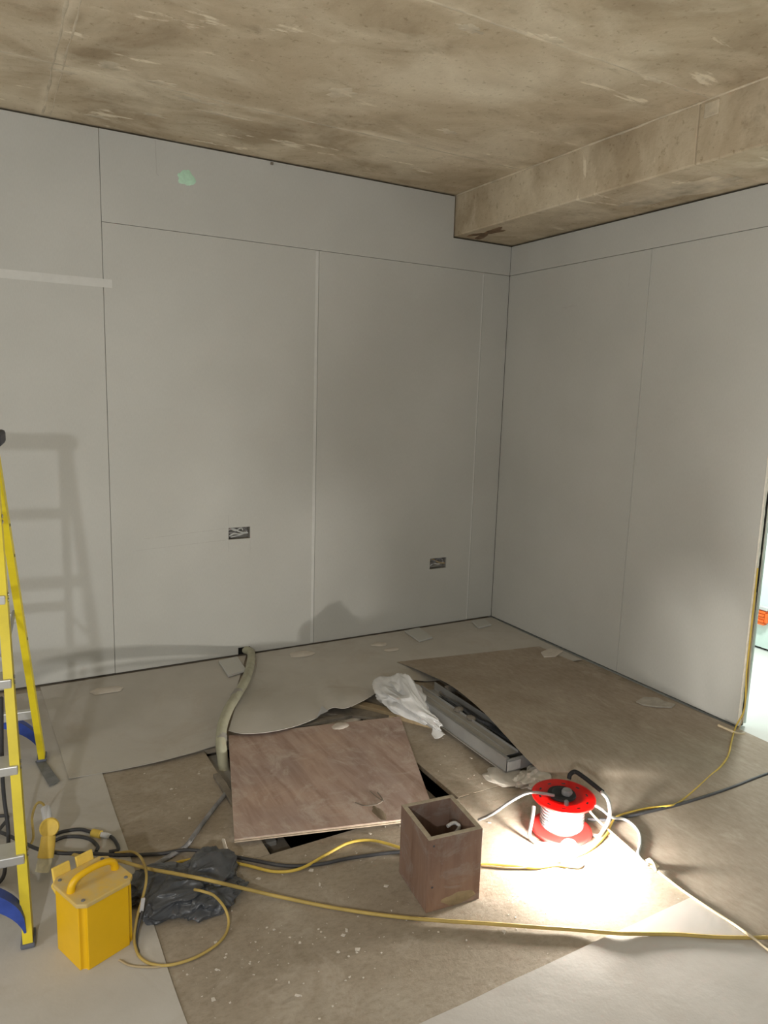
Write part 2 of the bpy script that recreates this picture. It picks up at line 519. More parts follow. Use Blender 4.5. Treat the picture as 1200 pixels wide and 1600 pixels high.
# chipboard deck boards with the opening (x -2.41..-1.61, y -1.88..-1.055)
HX0, HX1, HY0, HY1 = -2.41, -1.612, -1.882, -1.056
floor_root = bpy.data.objects.new('floor', None); COL.objects.link(floor_root); floor_root['kind'] = 'structure'
tag(floor_root, 'dusty brown chipboard floor deck with a square hole')
def deck(x0, x1, y0, y1):
    bm = bbox(x0, x1, y0, y1, -0.022, 0.0, 0.0012, seg=1)
    return obj('floor_board', bm, M['chip'], floor_root)
g = 0.0012
ROW = [(-6.5, -3.35), (-3.35, -2.93)]
for y0, y1 in ((-5.4, -4.2), (-4.2, -3.0), (-3.0, HY0)):
    xs = {0: (-6.5, -4.1, -1.7, 0.0), 1: (-6.5, -5.0, -2.6, -0.2, 0.0), 2: (-6.5, -4.2, 0.0)}[0 if y0 < -4.5 else 1 if y0 < -4 else 2]
    for a, b in zip(xs, xs[1:]):
        deck(a + g, b - g, y0 + g, y1 - g)
deck(-6.5, HX0, HY0 + g, HY1 - g)
deck(HX1, 0.0, HY0 + g, HY1 - g)
for a, b in ((-6.5, -4.0), (-4.0, -1.612), (-1.612, 0.0)):
    deck(a + g, b - g, HY1 + g, 0.14)
# void under the deck: sides and bottom, painted near-black for the shade inside
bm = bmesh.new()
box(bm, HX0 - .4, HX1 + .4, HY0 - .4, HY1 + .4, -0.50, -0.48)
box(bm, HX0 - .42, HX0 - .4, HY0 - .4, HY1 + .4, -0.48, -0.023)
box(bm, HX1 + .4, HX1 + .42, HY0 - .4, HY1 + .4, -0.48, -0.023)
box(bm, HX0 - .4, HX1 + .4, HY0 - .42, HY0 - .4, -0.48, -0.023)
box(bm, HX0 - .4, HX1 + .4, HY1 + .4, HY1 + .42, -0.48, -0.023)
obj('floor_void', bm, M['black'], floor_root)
for xx in (HX0 + .03, HX1 - .11):
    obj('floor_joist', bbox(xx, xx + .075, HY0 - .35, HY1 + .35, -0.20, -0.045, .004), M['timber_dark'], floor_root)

# neighbouring room seen past the wall end
S('floor_next_room', bbox(0.002, 3.2, -5.4, 1.6, -0.03, -0.003, .002), M['pale_floor'])
wf = bpy.data.objects.new('wall_next_room', None); COL.objects.link(wf); wf['kind'] = 'structure'
tag(wf, 'pale green plasterboard wall of the bright room beyond')
for k, (a, b) in enumerate(((-3.6, -2.4), (-2.4, -1.2), (-1.2, 0.0), (0.0, 1.2))):
    obj('plasterboard_panel', bbox(1.23, 1.2425, a + .001, b - .001, 0.012, 2.4, .0015, seg=1), M['board_green'], wf)
    obj('plasterboard_panel', bbox(1.23, 1.2425, a + .001, b - .001, 2.402, 2.84, .0015, seg=1), M['board_green'], wf)
obj('framing', bbox(1.2435, 1.30, -3.6, 1.2, 0.0, 2.84, .002), M['stud'], wf)

# slab with cast formwork seams
ceil = S('ceiling', bbox(-6.5, 3.2, -5.4, 1.6, ZC, ZC + 0.2, .002), M['concrete'])
tag(ceil, 'raw brown concrete slab with pale cement streaks')
def seam(p0, p1, w, h, seed, n=90):
    bm = bmesh.new()
    a, b = Vector(p0), Vector(p1)
    d = (b - a).normalized(); s = Vector((-d.y, d.x, 0))
    prev = None
    for i in range(n + 1):
        p = a.lerp(b, i / n)
        q = p * 3 + Vector((seed, seed, 0))
        ww = w * (0.55 + 1.1 * max(0.0, noise.noise(q * 2.2) + .35))
        hh = h * (0.4 + 1.0 * abs(noise.noise(q * 4)))
        off = s * 0.006 * noise.noise(q * 3)
        r = [bm.verts.new(p + off - s * ww), bm.verts.new(p + off - s * ww * .3 + Vector((0, 0, -hh))), bm.verts.new(p + off + s * ww * .3 + Vector((0, 0, -hh * .8))), bm.verts.new(p + off + s * ww)]
        if prev:
            for k in range(3): bm.faces.new((prev[k], prev[k + 1], r[k + 1], r[k]))
        prev = r
    return obj('formwork_seam', bm, M['laitance'], ceil, True)
z = ZC + .0005
seam((-6.3, -.66, z), (XB, -.64, z), .008, .004, 1, 160)
seam((-6.3, -1.87, z), (XB, -1.85, z), .007, .004, 5, 160)
seam((-6.3, -3.07, z), (XB, -3.05, z), .007, .004, 9, 160)
seam((-2.93, -3.6, z), (-2.86, -.01, z), .006, .0035, 13)
seam((-2.88, -3.6, z), (-2.825, -.01, z), .004, .003, 17)
# flakes of torn cement skin on the slab
for k, (x, y, rx, ry) in enumerate([(-2.827, -0.587, 0.05, 0.016), (-2.679, -0.748, 0.05, 0.03), (-2.455, -0.701, 0.05, 0.025), (-2.276, -0.592, 0.1, 0.022), (-2.129, -0.492, 0.1, 0.018), (-1.780, -1.035, 0.06, 0.04), (-2.409, -0.301, 0.06, 0.015), (-2.639, -0.126, 0.05, 0.02), (-2.099, -0.065, 0.05, 0.012), (-1.738, -0.316, 0.04, 0.015), (-1.150, -0.910, 0.06, 0.02), (-1.373, -1.878, 0.06, 0.02), (-0.804, -1.840, 0.05, 0.016), (-1.650, -1.779, 0.05, 0.02)]):
    obj('cement_flake', blob_patch(x, y, ZC + .0005, rx, ry, -0.002, 30 + k, n=48, jag=1.1), M['laitance'], ceil, True)

beam_r = bpy.data.objects.new('trim_1', None); COL.objects.link(beam_r); beam_r['kind'] = 'structure'
tag(beam_r, 'concrete downstand beam along the right wall')
obj('beam_length', bbox(XB, 0.3, -1.797, 0.3, ZB, ZC + .01, .008), M['concrete_beam'], beam_r)
obj('beam_length', bbox(XB - .004, 0.3, -5.4, -1.801, ZB - .003, ZC + .01, .008), M['concrete_beam'], beam_r)
obj('rust_stain', blob_patch(-.355, -.17, ZB + .0002, .055, .14, -0.0012, 12.4, n=48, jag=1.0), M['stain'], beam_r, True)
obj('cement_patch', blob_patch(-.17, -1.55, ZB + .0002, .10, .36, -0.0015, 19.2, n=56, jag=.7), M['laitance'], beam_r, True)
obj('cement_patch', bbox(XB - .012, XB + .01, -1.90, -1.83, 2.775, 2.835, .004), M['laitance'], beam_r)
bm = bmesh.new()
tube(bm, [(XB - .002, y, ZC - .002 - .004 * noise.noise(Vector((y * 6, 1, 1)))) for y in [-.01 - .12 * k for k in range(34)]], .009, 6, 3, taper=lambda t: .55 + .7 * abs(noise.noise(Vector((t * 60, 2, 0)))))
obj('cement_fillet', bm, M['laitance'], beam_r, True)

# ---- walls of separate plasterboards on framing
wb = bpy.data.objects.new('wall_back', None); COL.objects.link(wb); wb['kind'] = 'structure'
tag(wb, 'back wall of bare grey plasterboards')
obj('framing', bbox(-6.5, 0.1, 0.06, 0.10, 0.0, ZC, .002), M['stud'], wb)
TH = 0.0125
def panel_xz(x0, x1, z0, z1, hole=None):
    e = 0.0011
    x0 += e; x1 -= e
    if hole is None:
        return obj('plasterboard_panel', bbox(x0, x1, 0, TH, z0, z1, .0012, seg=1), M['board'], wb)
    bm = bmesh.new()
    xs = [x0, hole[0], hole[1], x1]; zs = [z0, hole[2], hole[3], z1]
    V = [[[bm.verts.new((x, y, zz)) for zz in zs] for x in xs] for y in (0, TH)]
    for i in range(3):
        for j in range(3):
            if i == 1 and j == 1: continue
            for s in (0, 1):
                bm.faces.new((V[s][i][j], V[s][i + 1][j], V[s][i + 1][j + 1], V[s][i][j + 1]))
    for i in range(3):
        for j in (0, 3):
            bm.faces.new((V[0][i][j], V[0][i + 1][j], V[1][i + 1][j], V[1][i][j]))
            bm.faces.new((V[0][j][i], V[0][j][i + 1], V[1][j][i + 1], V[1][j][i]))
    for a, b in (((1, 1), (2, 1)), ((2, 1), (2, 2)), ((2, 2), (1, 2)), ((1, 2), (1, 1))):
        bm.faces.new((V[0][a[0]][a[1]], V[0][b[0]][b[1]], V[1][b[0]][b[1]], V[1][a[0]][a[1]]))
    return obj('plasterboard_panel', bm, M['board'], wb)
XA, X1, X3 = -2.609, -1.412, -0.213
Z0, ZT = 0.014, ZC - .011
SOCK1 = (-1.961, -1.83, 0.722, 0.792)
SOCK2 = (-0.552, -0.416, 0.412, 0.487)
panel_xz(-6.2, -5.0, Z0, 2.1); panel_xz(-6.2, -5.0, 2.102, ZT)
panel_xz(-5.0, -3.8, Z0, 2.1); panel_xz(-5.0, -3.8, 2.102, ZT)
panel_xz(-3.8, XA, Z0, 2.1); panel_xz(-3.8, XA, 2.102, ZT)
panel_xz(XA, X1, Z0, 2.4, SOCK1)
panel_xz(X1, X3, Z0, 2.4, SOCK2)
panel_xz(X3, 0.0, Z0, 2.4)
bm = bmesh.new()          # top board notched round the beam
pts = [(XA + .001, 2.4025), (-.001, 2.4025), (-.001, ZB - .011), (XB - .012, ZB - .011), (XB - .012, ZT), (XA + .001, ZT)]
prism(bm, [(x, zz) for x, zz in pts], 0, TH, Matrix(((1, 0, 0, 0), (0, 0, 1, 0), (0, 1, 0, 0), (0, 0, 0, 1))))
obj('plasterboard_panel', bm, M['board'], wb)
# joint tapes and tapered edges
def strip(parent, x0, x1, z0, z1, mat, name, t=.0007):
    return obj(name, bbox(x0, x1, -t, 0.0005, z0, z1, .0003, seg=1), M[mat], parent)
strip(wb, -5.6, -2.567, 2.082, 2.124, 'tape', 'joint_tape')
strip(wb, X1 - .022, X1 - .003, .02, 2.395, 'tape', 'joint_tape')
strip(wb, X3 - .012, X3 - .004, .02, 2.39, 'tape', 'joint_tape')
bm = bmesh.new()
def pen(x0, z0, x1, z1, w=.0022):
    a, b = Vector((x0, 0, z0)), Vector((x1, 0, z1))
    d = (b - a).normalized(); s = Vector((-d.z, 0, d.x)) * w / 2
    q = [a - s, b - s, b + s, a + s]
    lo = [bm.verts.new((p.x, -.0004, p.z)) for p in q]; hi = [bm.verts.new((p.x, .0002, p.z)) for p in q]
    bm.faces.new(lo); bm.faces.new(hi[::-1])
    for i in range(4): bm.faces.new((lo[i], lo[(i + 1) % 4], hi[(i + 1) % 4], hi[i]))
pen(-2.337, 2.835, -2.332, 2.672, .004); pen(-2.332, 2.672, -2.322, 2.665, .004)
pen(-2.44, .762, -1.975, .79); pen(-2.48, .70, -1.975, .722)
pen(-1.961, .65, -1.961, .71, .0018); pen(-1.961, .80, -1.961, .87, .0018); pen(-1.83, .63, -1.83, .715, .0018)
obj('pencil_marks', bm, M['pencil'], wb)
obj('filler_patch', blob_patch(-2.18, 2.675, -.0002, .046, .040, .002, 3.3, axis='y'), M['mint'], wb, True)
# nail head near the top edge
obj('wire_stub', bbox(-1.715, -1.700, -.012, 0, ZT - .02, ZT - .006, .002), M['timber_dark'], wb)

wr = bpy.data.objects.new('wall_right', None); COL.objects.link(wr); wr['kind'] = 'structure'
tag(wr, 'right wall of bare grey plasterboards ending at an opening')
YE = -1.982
obj('framing', bbox(0.0135, 0.052, YE + .003, 0.05, 0.004, ZB - .004, .002), M['stud'], wr)
obj('end_stud', bbox(0.0135, 0.060, YE + .004, YE + .05, 0.004, ZB - .004, .003), M['board_edge'], wr)
Y1 = -1.196
for a, b, c, d in ((Y1, 0.0, Z0, 2.4), (YE, Y1, Z0, 2.4), (YE, 0.0, 2.4025, ZB - .011)):
    obj('plasterboard_panel', bbox(0.0, TH, a + .001, b - .001, c, d, .0012, seg=1), M['board'], wr)
for a, b in ((Y1, 0.1), (YE, Y1)):
    obj('plasterboard_panel', bbox(0.061, 0.0735, a + .001, b - .001, Z0, 2.59, .0012, seg=1), M['board_green'], wr)
# torn paper edge of the last board
bm = bmesh.new()
prev = None
for i in range(91):
    zz = Z0 + (2.55 - Z0) * i / 90
    j = .004 * noise.noise(Vector((zz * 21, 4, 0))); j2 = .004 * noise.noise(Vector((zz * 33, 9, 0)))
    r = [bm.verts.new((0.0, YE - .0005, zz)), bm.verts.new((.006 + j, YE - .006 + j2, zz)), bm.verts.new((.020 + j, YE - .006 - j2, zz)), bm.verts.new((.030 + j2, YE + .002, zz))]
    if prev:
        for k in range(3): bm.faces.new((prev[k], prev[k + 1], r[k + 1], r[k]))
    prev = r
obj('torn_edge', bm, M['board_edge'], wr)
obj('joint_tape', bbox(-.0007, .0003, Y1 - .016, Y1 - .003, .02, 2.39, .0002, seg=1), M['board'], wr)
obj('joint_tape', bbox(-.0007, .0003, -.018, -.004, .02, 2.39, .0002, seg=1), M['board'], wr)
bm = bmesh.new()
for a in ((-.53, 2.146, -.66, 2.150), (-.56, 2.139, -.63, 2.158), (-1.054, 2.22, -1.056, 2.29)):
    p = Vector((0, a[0], a[1])); q = Vector((0, a[2], a[3])); d = (q - p).normalized(); s = Vector((0, -d.z, d.y)) * .0016
    lo = [bm.verts.new(c + Vector((-.0004, 0, 0))) for c in (p - s, q - s, q + s, p + s)]
    bm.faces.new(lo)
obj('pencil_marks', bm, M['pencil'], wr)

# side wall outside the frame
wl = bpy.data.objects.new('wall_left', None); COL.objects.link(wl); wl['kind'] = 'structure'
tag(wl, 'left wall of bare grey plasterboards')
for k in range(3):
    obj('plasterboard_panel', bbox(-6.2125, -6.2, -1.2 * (k + 1) + .001, -1.2 * k - .001, Z0, 2.4, .0012, seg=1), M['board'], wl)
    obj('plasterboard_panel', bbox(-6.2125, -6.2, -1.2 * (k + 1) + .001, -1.2 * k - .001, 2.4025, ZT, .0012, seg=1), M['board'], wl)

# ------------------------------------------------------------------ floor coverings
def wob(x, y, s, a):
    return a * noise.noise(Vector((x * s, y * s, s)))
fb = sheet(lambda u, v: Vector((lerp(-4.6, -2.84, u) + (wob(0, v * 3, 3, .006) if u > .99 else 0), lerp(-3.7, -.06, v), .004 + .0008 * (1 + noise.noise(Vector((u * 9, v * 15, 0)))))), 40, 60, .003)
tag(obj('floor_paper', fb, M['lino_left'], None, True), 'grey floor paper lying under the ladder and yellow transformer', 'floor covering')

A0 = [(-2.965, -1.068, 0.012), (-2.863, -1.071, 0.008), (-2.738, -1.084, 0.01), (-2.609, -1.094, 0.016), (-2.470, -1.085, 0.018), (-2.346, -1.070, 0.022)]
def fA(u, v):
    f = poly_at(A0, u)
    b = Vector((lerp(-2.99, -1.86, u), -.018, .0085))
    if v == 1: pass
    w = sm(v * 2.5)
    zz = lerp(f.z, .0085, w) + .0012 * noise.noise(Vector((u * 8, v * 6, 2)))
    # ripple beside the conduit
    zz += .012 * math.exp(-((u - .78) / .1) ** 2) * math.exp(-((v - .45) / .25) ** 2)
    return Vector((lerp(f.x, b.x, v), lerp(f.y, b.y, v), max(zz, .0075)))
a_ = obj('floor_covering', sheet(fA, 70, 50, .0025), M['lino'], None, True)
tag(a_, 'grey floor covering along the back wall, left of the conduit', 'floor covering')

B0 = [(-2.287, -1.023, 0.05), (-2.235, -1.075, 0.046), (-2.125, -1.107, 0.046), (-2.012, -1.100, 0.044), (-1.874, -1.045, 0.034), (-1.800, -0.993, 0.03), (-1.753, -1.005, 0.046), (-1.711, -1.048, 0.052), (-1.601, -0.999, 0.048), (-1.427, -0.885, 0.03), (-1.215, -0.769, 0.018), (-1.04, -.84, .0105), (-.55, -.90, .0105), (-.03, -.95, .0105)]
B1 = [-1.80, -1.77, -1.70, -1.60, -1.50, -1.43, -1.37, -1.30, -1.20, -1.08, -.95, -.68, -.34, -.012]
def fB(u, v):
    f = poly_at(B0, u)
    b = Vector((poly_at([(q, 0, 0) for q in B1], u).x, -.018, .0105))
    w = sm(v * 1.7)
    zz = lerp(f.z, .0105, w)
    zz += .030 * math.exp(-((u - .06) / .18) ** 2) * math.exp(-((v - .28) / .22) ** 2)
    zz += .016 * math.exp(-((u - .50) / .12) ** 2) * math.exp(-((v - .12) / .16) ** 2)
    zz += .0016 * noise.noise(Vector((u * 9, v * 7, 5)))
    return Vector((lerp(f.x, b.x, v), lerp(f.y, b.y, v), max(zz, .0098)))
b_ = obj('floor_covering', sheet(fB, 100, 60, .0025), M['lino'], None, True)
tag(b_, 'buckled grey floor covering with curled front edge beside the white bag', 'floor covering')
# torn white flap on the front edge
bm = bmesh.new()
p = [Vector(q) for q in ((-1.868, -1.060, 0.042), (-1.799, -0.976, 0.06), (-1.786, -1.023, 0.05), (-1.837, -1.037, 0.046))]
vs_ = [bm.verts.new(q) for q in p]
bm.faces.new((vs_[0], vs_[3], vs_[1])); bm.faces.new((vs_[3], vs_[2], vs_[1]))
bmesh.ops.solidify(bm, geom=list(bm.faces), thickness=.002)
o = obj('torn_flap', bm, M['cable_white'], b_); o['label'] = 'white torn flap'

# hardboard lifted into an arch over the trunking
H0 = [(-1.096, -0.510, 0.014), (-1.080, -0.665, 0.03), (-1.093, -0.853, 0.058), (-1.122, -1.081, 0.096), (-1.164, -1.310, 0.116), (-1.207, -1.522, 0.122), (-1.253, -1.721, 0.118), (-1.280, -1.884, 0.102), (-1.253, -1.944, 0.064), (-1.222, -1.964, 0.026), (-1.262, -2.07, .008), (-1.262, -2.26, .0022), (-1.262, -2.60, .0018), (-1.262, -3.10, .0016), (-1.262, -3.60, .0016)]
def fH(u, v):
    l = poly_at(H0, v)
    r = Vector((lerp(-.12, -.02, sm(v * 2)), lerp(-.66, -3.60, v), lerp(.0135, .0016, sm((v - .45) / .3))))
    t = u
    w = sm(t * 1.25)
    zz = lerp(l.z, r.z, w ** .8)
    return Vector((lerp(l.x, r.x, t), lerp(l.y, r.y, t), zz + .0008 * noise.noise(Vector((u * 6, v * 8, 1))) * (1 if v < .6 else .2)))
h_ = obj('hardboard_sheet', sheet(fH, 60, 110, .0014), M['hard'], None, True)
tag(h_, 'large brown hardboard sheet arching up over the grey trunking', 'hardboard')

EA, EB = (-1.276, -2.709, 0.004), (-1.274, -2.986, 0.004)
def edge_x(y):
    return EA[0] + (EB[0] - EA[0]) * (y - EA[1]) / (EB[1] - EA[1])
fp = sheet(lambda u, v: Vector((lerp(-2.62, edge_x(lerp(-4.3, -2.715, v)), u), lerp(-4.3, -2.715, v) + (wob(u * 4, 0, 2, .003) if v > .99 else 0), .0045 + .001 * (1 + noise.noise(Vector((u * 9, v * 9, 3)))))), 60, 40, .003)
tag(obj('floor_paper', fp, M['lino_right'], None, True), 'pale floor paper in the near right corner with a straight edge', 'floor covering')

# strip of grey tape by the ladder's rear foot
ft = sheet(lambda u, v: Vector((lerp(lerp(-3.075, -3.040, u), lerp(-3.040, -3.000, u), v), lerp(lerp(-.86, -.85, u), lerp(-1.10, -1.072, u), v), .0115 + .001 * v)), 4, 10, .0015)
tag(obj('tape_strip', ft, M['greytape']), 'dark grey strip lying in front of the ladder rear foot', 'tape')

# plywood over the hole
PL = [(-2.288, -1.027), (-2.508, -1.791), (-1.794, -1.987), (-1.480, -1.195)]
bm = bmesh.new()
n = 16
def pl(u, v, z):
    a = Vector((*PL[0], 0)).lerp(Vector((*PL[3], 0)), u); b = Vector((*PL[1], 0)).lerp(Vector((*PL[2], 0)), u)
    p = a.lerp(b, v); p.z = z; return p
ply = thing('plywood_sheet', 'scuffed reddish plywood sheet laid across the floor hole', 'plywood', (-2.0, -1.5, 0.0))
pz0, pz1 = .018, .033
def layer(z0, z1, mat, name, ins=0.0):
    bm = bmesh.new()
    c = [pl(ins, ins, 0), pl(ins, 1 - ins, 0), pl(1 - ins, 1 - ins, 0), pl(1 - ins, ins, 0)]
    prism(bm, [(q.x, q.y) for q in c], z0, z1)
    return obj(name, bm, mat, ply)
layer(pz0, pz0 + .004, M['ply_edge'], 'ply_layer')
layer(pz0 + .004, pz0 + .0075, M['hard_edge'], 'ply_layer', .003)
layer(pz0 + .0075, pz1 - .003, M['ply_edge'], 'ply_layer')
layer(pz1 - .003, pz1, M['ply'], 'face_veneer')
# torn veneer knot near the front edge
c = Vector((-1.976, -1.878, 0.0335))
bm = blob_patch(c.x, c.y, pz1 - .0004, .020, .050, .0012, 9.1)
obj('split_knot', bm, M['hard_edge'], ply, True)
bm = bmesh.new()
tube(bm, [(-2.024, -1.776, 0.0335), (-2.002, -1.812, 0.0335), (-1.958, -1.824, 0.0335), (-1.921, -1.808, 0.0335), (-1.912, -1.751, 0.0335)], .0022, 6)
tube(bm, [(-1.935, -1.729, 0.0335), (-1.930, -1.783, 0.0335), (-1.921, -1.818, 0.0335)], .0016, 6)
obj('veneer_crack', bm, M['timber_dark'], ply, True)
# battens that keep the sheet level on the deck edge
for (u, v) in (((.1), (.02)), ((.5), (.02))):
    pass
obj('support_batten', bbox(-2.40, -1.66, -1.05, -1.015, .0005, .0178, .002), M['timber_dark'], ply)
obj('support_batten', bbox(-2.44, -2.412, -1.76, -1.30, .0005, .0178, .002), M['timber_dark'], ply)

# filler splashes on the floor
def splash(u, z, rx, ry, seed, label, mat='filler'):
    o = obj('filler_splash', blob_patch(u[0], u[1], z, rx, ry, .0035, seed), M[mat], None, True)
    return tag(o, label, 'splash')
splash((-2.687, -0.213, 0.012), .0105, .082, .046, 1.1, 'round filler splash on the covering nearest the ladder')
splash((-1.554, -0.152, 0.0125), 0.0128, .082, .050, 2.2, 'pale oval filler splash at the wall right of the conduit')
splash((-1.045, -0.196, 0.0125), 0.0128, .050, .042, 3.7, 'faint filler splash near the wide packing offcut')
splash((-1.017, -0.312, 0.0125), 0.0128, .050, .028, 4.4, 'small smeared filler splash beside the faint one')
splash((-1.788, -1.163, 0.034), .0332, .046, .034, 5.3, 'pale filler splash on the plywood back edge', 'filler_ply')

# plasterboard packers under the wall boards
def packer(pts, z0, z1, label, group=None, mat='board_edge'):
    bm = bmesh.new()
    prism(bm, [(p[0], p[1]) for p in pts], z0, z1)
    bevel(bm, .0015, 1)
    return tag(obj('board_offcut', bm, M[mat]), label, 'offcut')
packer([(-2.048, -0.081, 0.03), (-1.928, -0.055, 0.03), (-1.949, -0.281, 0.03), (-2.066, -0.321, 0.03)], .0135, .026, 'plasterboard offcut on the floor left of the conduit end', mat='board')
packer([(-0.769, -0.054, 0.02), (-0.642, -0.037, 0.02), (-0.667, -0.243, 0.02), (-0.788, -0.270, 0.02)], .0128, .0245, 'long plasterboard offcut under the second socket hole', mat='board')
packer([(-0.225, -0.069, 0.02), (-0.104, -0.058, 0.02), (-0.140, -0.186, 0.02), (-0.265, -0.206, 0.02)], .0128, .0245, 'small plasterboard offcut in the room corner', mat='board')
packer([(-0.197, -0.762, 0.02), (-0.093, -0.734, 0.02), (-0.050, -0.804, 0.02), (-0.159, -0.854, 0.02), (-0.233, -0.832, 0.02)], .0128, .022, 'chipped offcut under the right wall near the corner', mat='filler')
packer([(-0.242, -1.561, 0.024), (-0.157, -1.538, 0.024), (-0.093, -1.577, 0.024), (-0.103, -1.627, 0.024), (-0.074, -1.677, 0.024), (-0.127, -1.696, 0.024), (-0.201, -1.652, 0.024), (-0.243, -1.605, 0.024)], .0145, .022, 'long broken offcut under the right wall near the opening', mat='galv_offcut')
bm = bmesh.new()
tube(bm, [(-0.096, -1.946, 0.022), (-0.090, -1.998, 0.02), (-0.079, -2.039, 0.016), (-0.042, -2.055, 0.012)], .006, 6)
tag(obj('paper_scrap', bm, M['cable_cream'], None, True), 'pale torn strip at the foot of the wall end', 'scrap')

# ------------------------------------------------------------------ socket cut-outs
def backbox(name, s, label, cols, seed):
    x0, x1, z0, z1 = s
    t = thing(name, label, 'socket box', ((x0 + x1) / 2, .013, z0))
    bm = bmesh.new()
    y0, y1 = TH + .001, .055
    box(bm, x0 - .002, x1 + .002, y1 - .0015, y1, z0 - .002, z1 + .002)
    box(bm, x0 - .003, x0 - .001, y0, y1, z0 - .002, z1 + .002)
    box(bm, x1 + .001, x1 + .003, y0, y1, z0 - .002, z1 + .002)
    box(bm, x0 - .003, x1 + .003, y0, y1, z0 - .003, z0 - .001)
    box(bm, x0 - .003, x1 + .003, y0, y1, z1 + .001, z1 + .003)
    obj('box_shell', bm, M['galv_dusty'], t)
    rnd = random.Random(seed)
    h = z1 - z0; w = x1 - x0
    paths = [[(.02, .75), (.25, .85), (.5, .62), (.75, .45), (.95, .42)], [(.05, .55), (.3, .5), (.5, .8), (.72, .88), (.93, .55)],
             [(.08, .25), (.3, .45), (.6, .35), (.9, .5)], [(.15, .15), (.4, .2), (.65, .3), (.8, .55)], [(.1, .9), (.35, .7), (.6, .9), (.7, .7)]]
    for k, pth in enumerate(paths):
        bm = bmesh.new()
        tube(bm, [(x0 + w * a, .014 + .012 * rnd.random(), z0 + h * b) for a, b in pth], .0052 if k < 3 else .0038, 6)
        obj('wire', bm, M[cols[k % len(cols)]], t, True)
backbox('socket_box', SOCK1, 'socket hole with bright twisted wires, left of the wall joint', ['chrome_wire', 'cable_grey', 'chrome_wire', 'cable_white', 'chrome_wire'], 2)
backbox('socket_box', SOCK2, 'smaller dim socket hole with grey wires near the corner', ['cable_tan', 'cable_grey', 'cable_white', 'galv_dusty', 'cable_grey'], 6)

# ------------------------------------------------------------------ conduit from wall into the hole
hs = thing('flexible_conduit', 'grey-green flexible conduit from the wall base into the floor hole', 'conduit', (-2.1, -.6, 0))
HP = [(-1.87, .028, .035), (-1.847, -0.063, 0.036), (-1.935, -0.304, 0.055), (-2.044, -0.547, 0.08), (-2.162, -0.761, 0.1), (-2.251, -0.908, 0.104), (-2.315, -1.028, 0.092), (-2.349, -1.110, 0.062), (-2.357, -1.154, 0.018), (-2.362, -1.24, -.10), (-2.33, -1.34, -.30)]
bm = bmesh.new(); tube(bm, HP, .0235, 14, 10); obj('outer_pipe', bm, M['hose'], hs, True)
for a, b in (((-2.145, -0.729, 0.098), (-2.181, -0.788, 0.101)), ((-2.341, -1.091, 0.07), (-2.348, -1.115, 0.061))):
    bm = bmesh.new(); tube(bm, [a, tuple((Vector(a) + Vector(b)) / 2), b], .0248, 14, 2); obj('tape_band', bm, M['galv_dusty'], hs, True)
bm = bmesh.new(); prism(bm, [(-1.905, -.003), (-1.832, -.003), (-1.832, .0005), (-1.905, .0005)], .0135, .055)
tag(obj('notch_shade', bm, M['black'], hs));  # black slab on the board face paints the shade of a notch

# cut black hardware visible in the left gap of the hole
bm = bbox(-2.405, -2.345, -1.78, -1.06, -.06, -.028, .003); 
tag(obj('steel_channel', bm, M['galv_dusty']), 'dark steel channel just inside the left gap of the hole', 'channel')

# old timber battens between plywood and bag
def batten(p, q, w, h, z0, mat, label):
    a, b = Vector(p), Vector(q); d = (b - a); L = d.length
    Mx = Matrix.Translation(a) @ Matrix.Rotation(math.atan2(d.y, d.x), 4, 'Z')
    return tag(obj('timber_batten', bbox(0, L, -w / 2, w / 2, z0, z0 + h, .003, Mx), M[mat]), label, 'timber')
batten((-1.66, -.845, 0), (-1.34, -1.33, 0), .050, .030, .0005, 'timber', 'yellowish timber batten under the white bag')
batten((-1.79, -.905, 0), (-1.50, -1.125, 0), .085, .014, .0005, 'timber_dark', 'dusty dark plank under the curled floor covering')

# ------------------------------------------------------------------ steel trunking
tr = thing('steel_trunking', 'long grey steel trunking lying under the arched hardboard', 'trunking', (-1.26, -1.45, .045))
tz0, tz1 = .022, .086
tx0, tx1, ty0, ty1 = -1.340, -1.130, -1.842, -.97
bm = bmesh.new()
box(bm, tx0, tx0 + .002, ty0, ty1, tz0, tz1)
box(bm, tx1 - .002, tx1, ty0, ty1, tz0, tz1 - .02)
box(bm, tx0, tx1, ty0, ty1, tz0, tz0 + .002)
box(bm, tx0, tx1, ty0, ty0 + .002, tz0 + .002, tz1 - .005)
obj('trough', bm, M['galv'], tr)
obj('side_lip', bbox(tx0 - .003, tx0 + .012, ty0 - .001, ty1, tz1 - .002, tz1 + .002, .0008), M['steel'], tr)
obj('lower_flange', bbox(tx0 - .008, tx0 + .003, ty0, ty1, tz0 - .003, tz0 + .001, .0008), M['galv_dusty'], tr)
obj('end_plate', bbox(tx0 + .004, tx0 + .075, ty0 - .0025, ty0 - .0005, tz0 + .006, tz1 - .018, .0008), M['cable_white'], tr)
obj('end_lip', bbox(tx0, tx1 - .002, ty0 - .006, ty0 + .004, tz1 - .012, tz1 - .006, .001), M['galv'], tr)
lid = thing('trunking_lid', 'flat grey steel lid resting in the trunking', 'trunking lid', (-1.3, -1.4, tz1 - .006))
obj('lid_plate', bbox(tx0 + .016, tx0 + .085, ty0 + .03, ty1 - .02, tz1 - .006, tz1 - .003, .0008), M['galv_dusty'], lid)
obj('lid_return', bbox(tx0 + .082, tx0 + .087, ty0 + .03, ty1 - .06, tz1 - .006, tz1 + .006, .0008), M['galv'], lid)
obj('lid_rib', bbox(tx0 + .045, tx0 + .052, ty0 + .08, ty1 - .08, tz1 - .003, tz1 - .0005, .0008), M['galv'], lid)
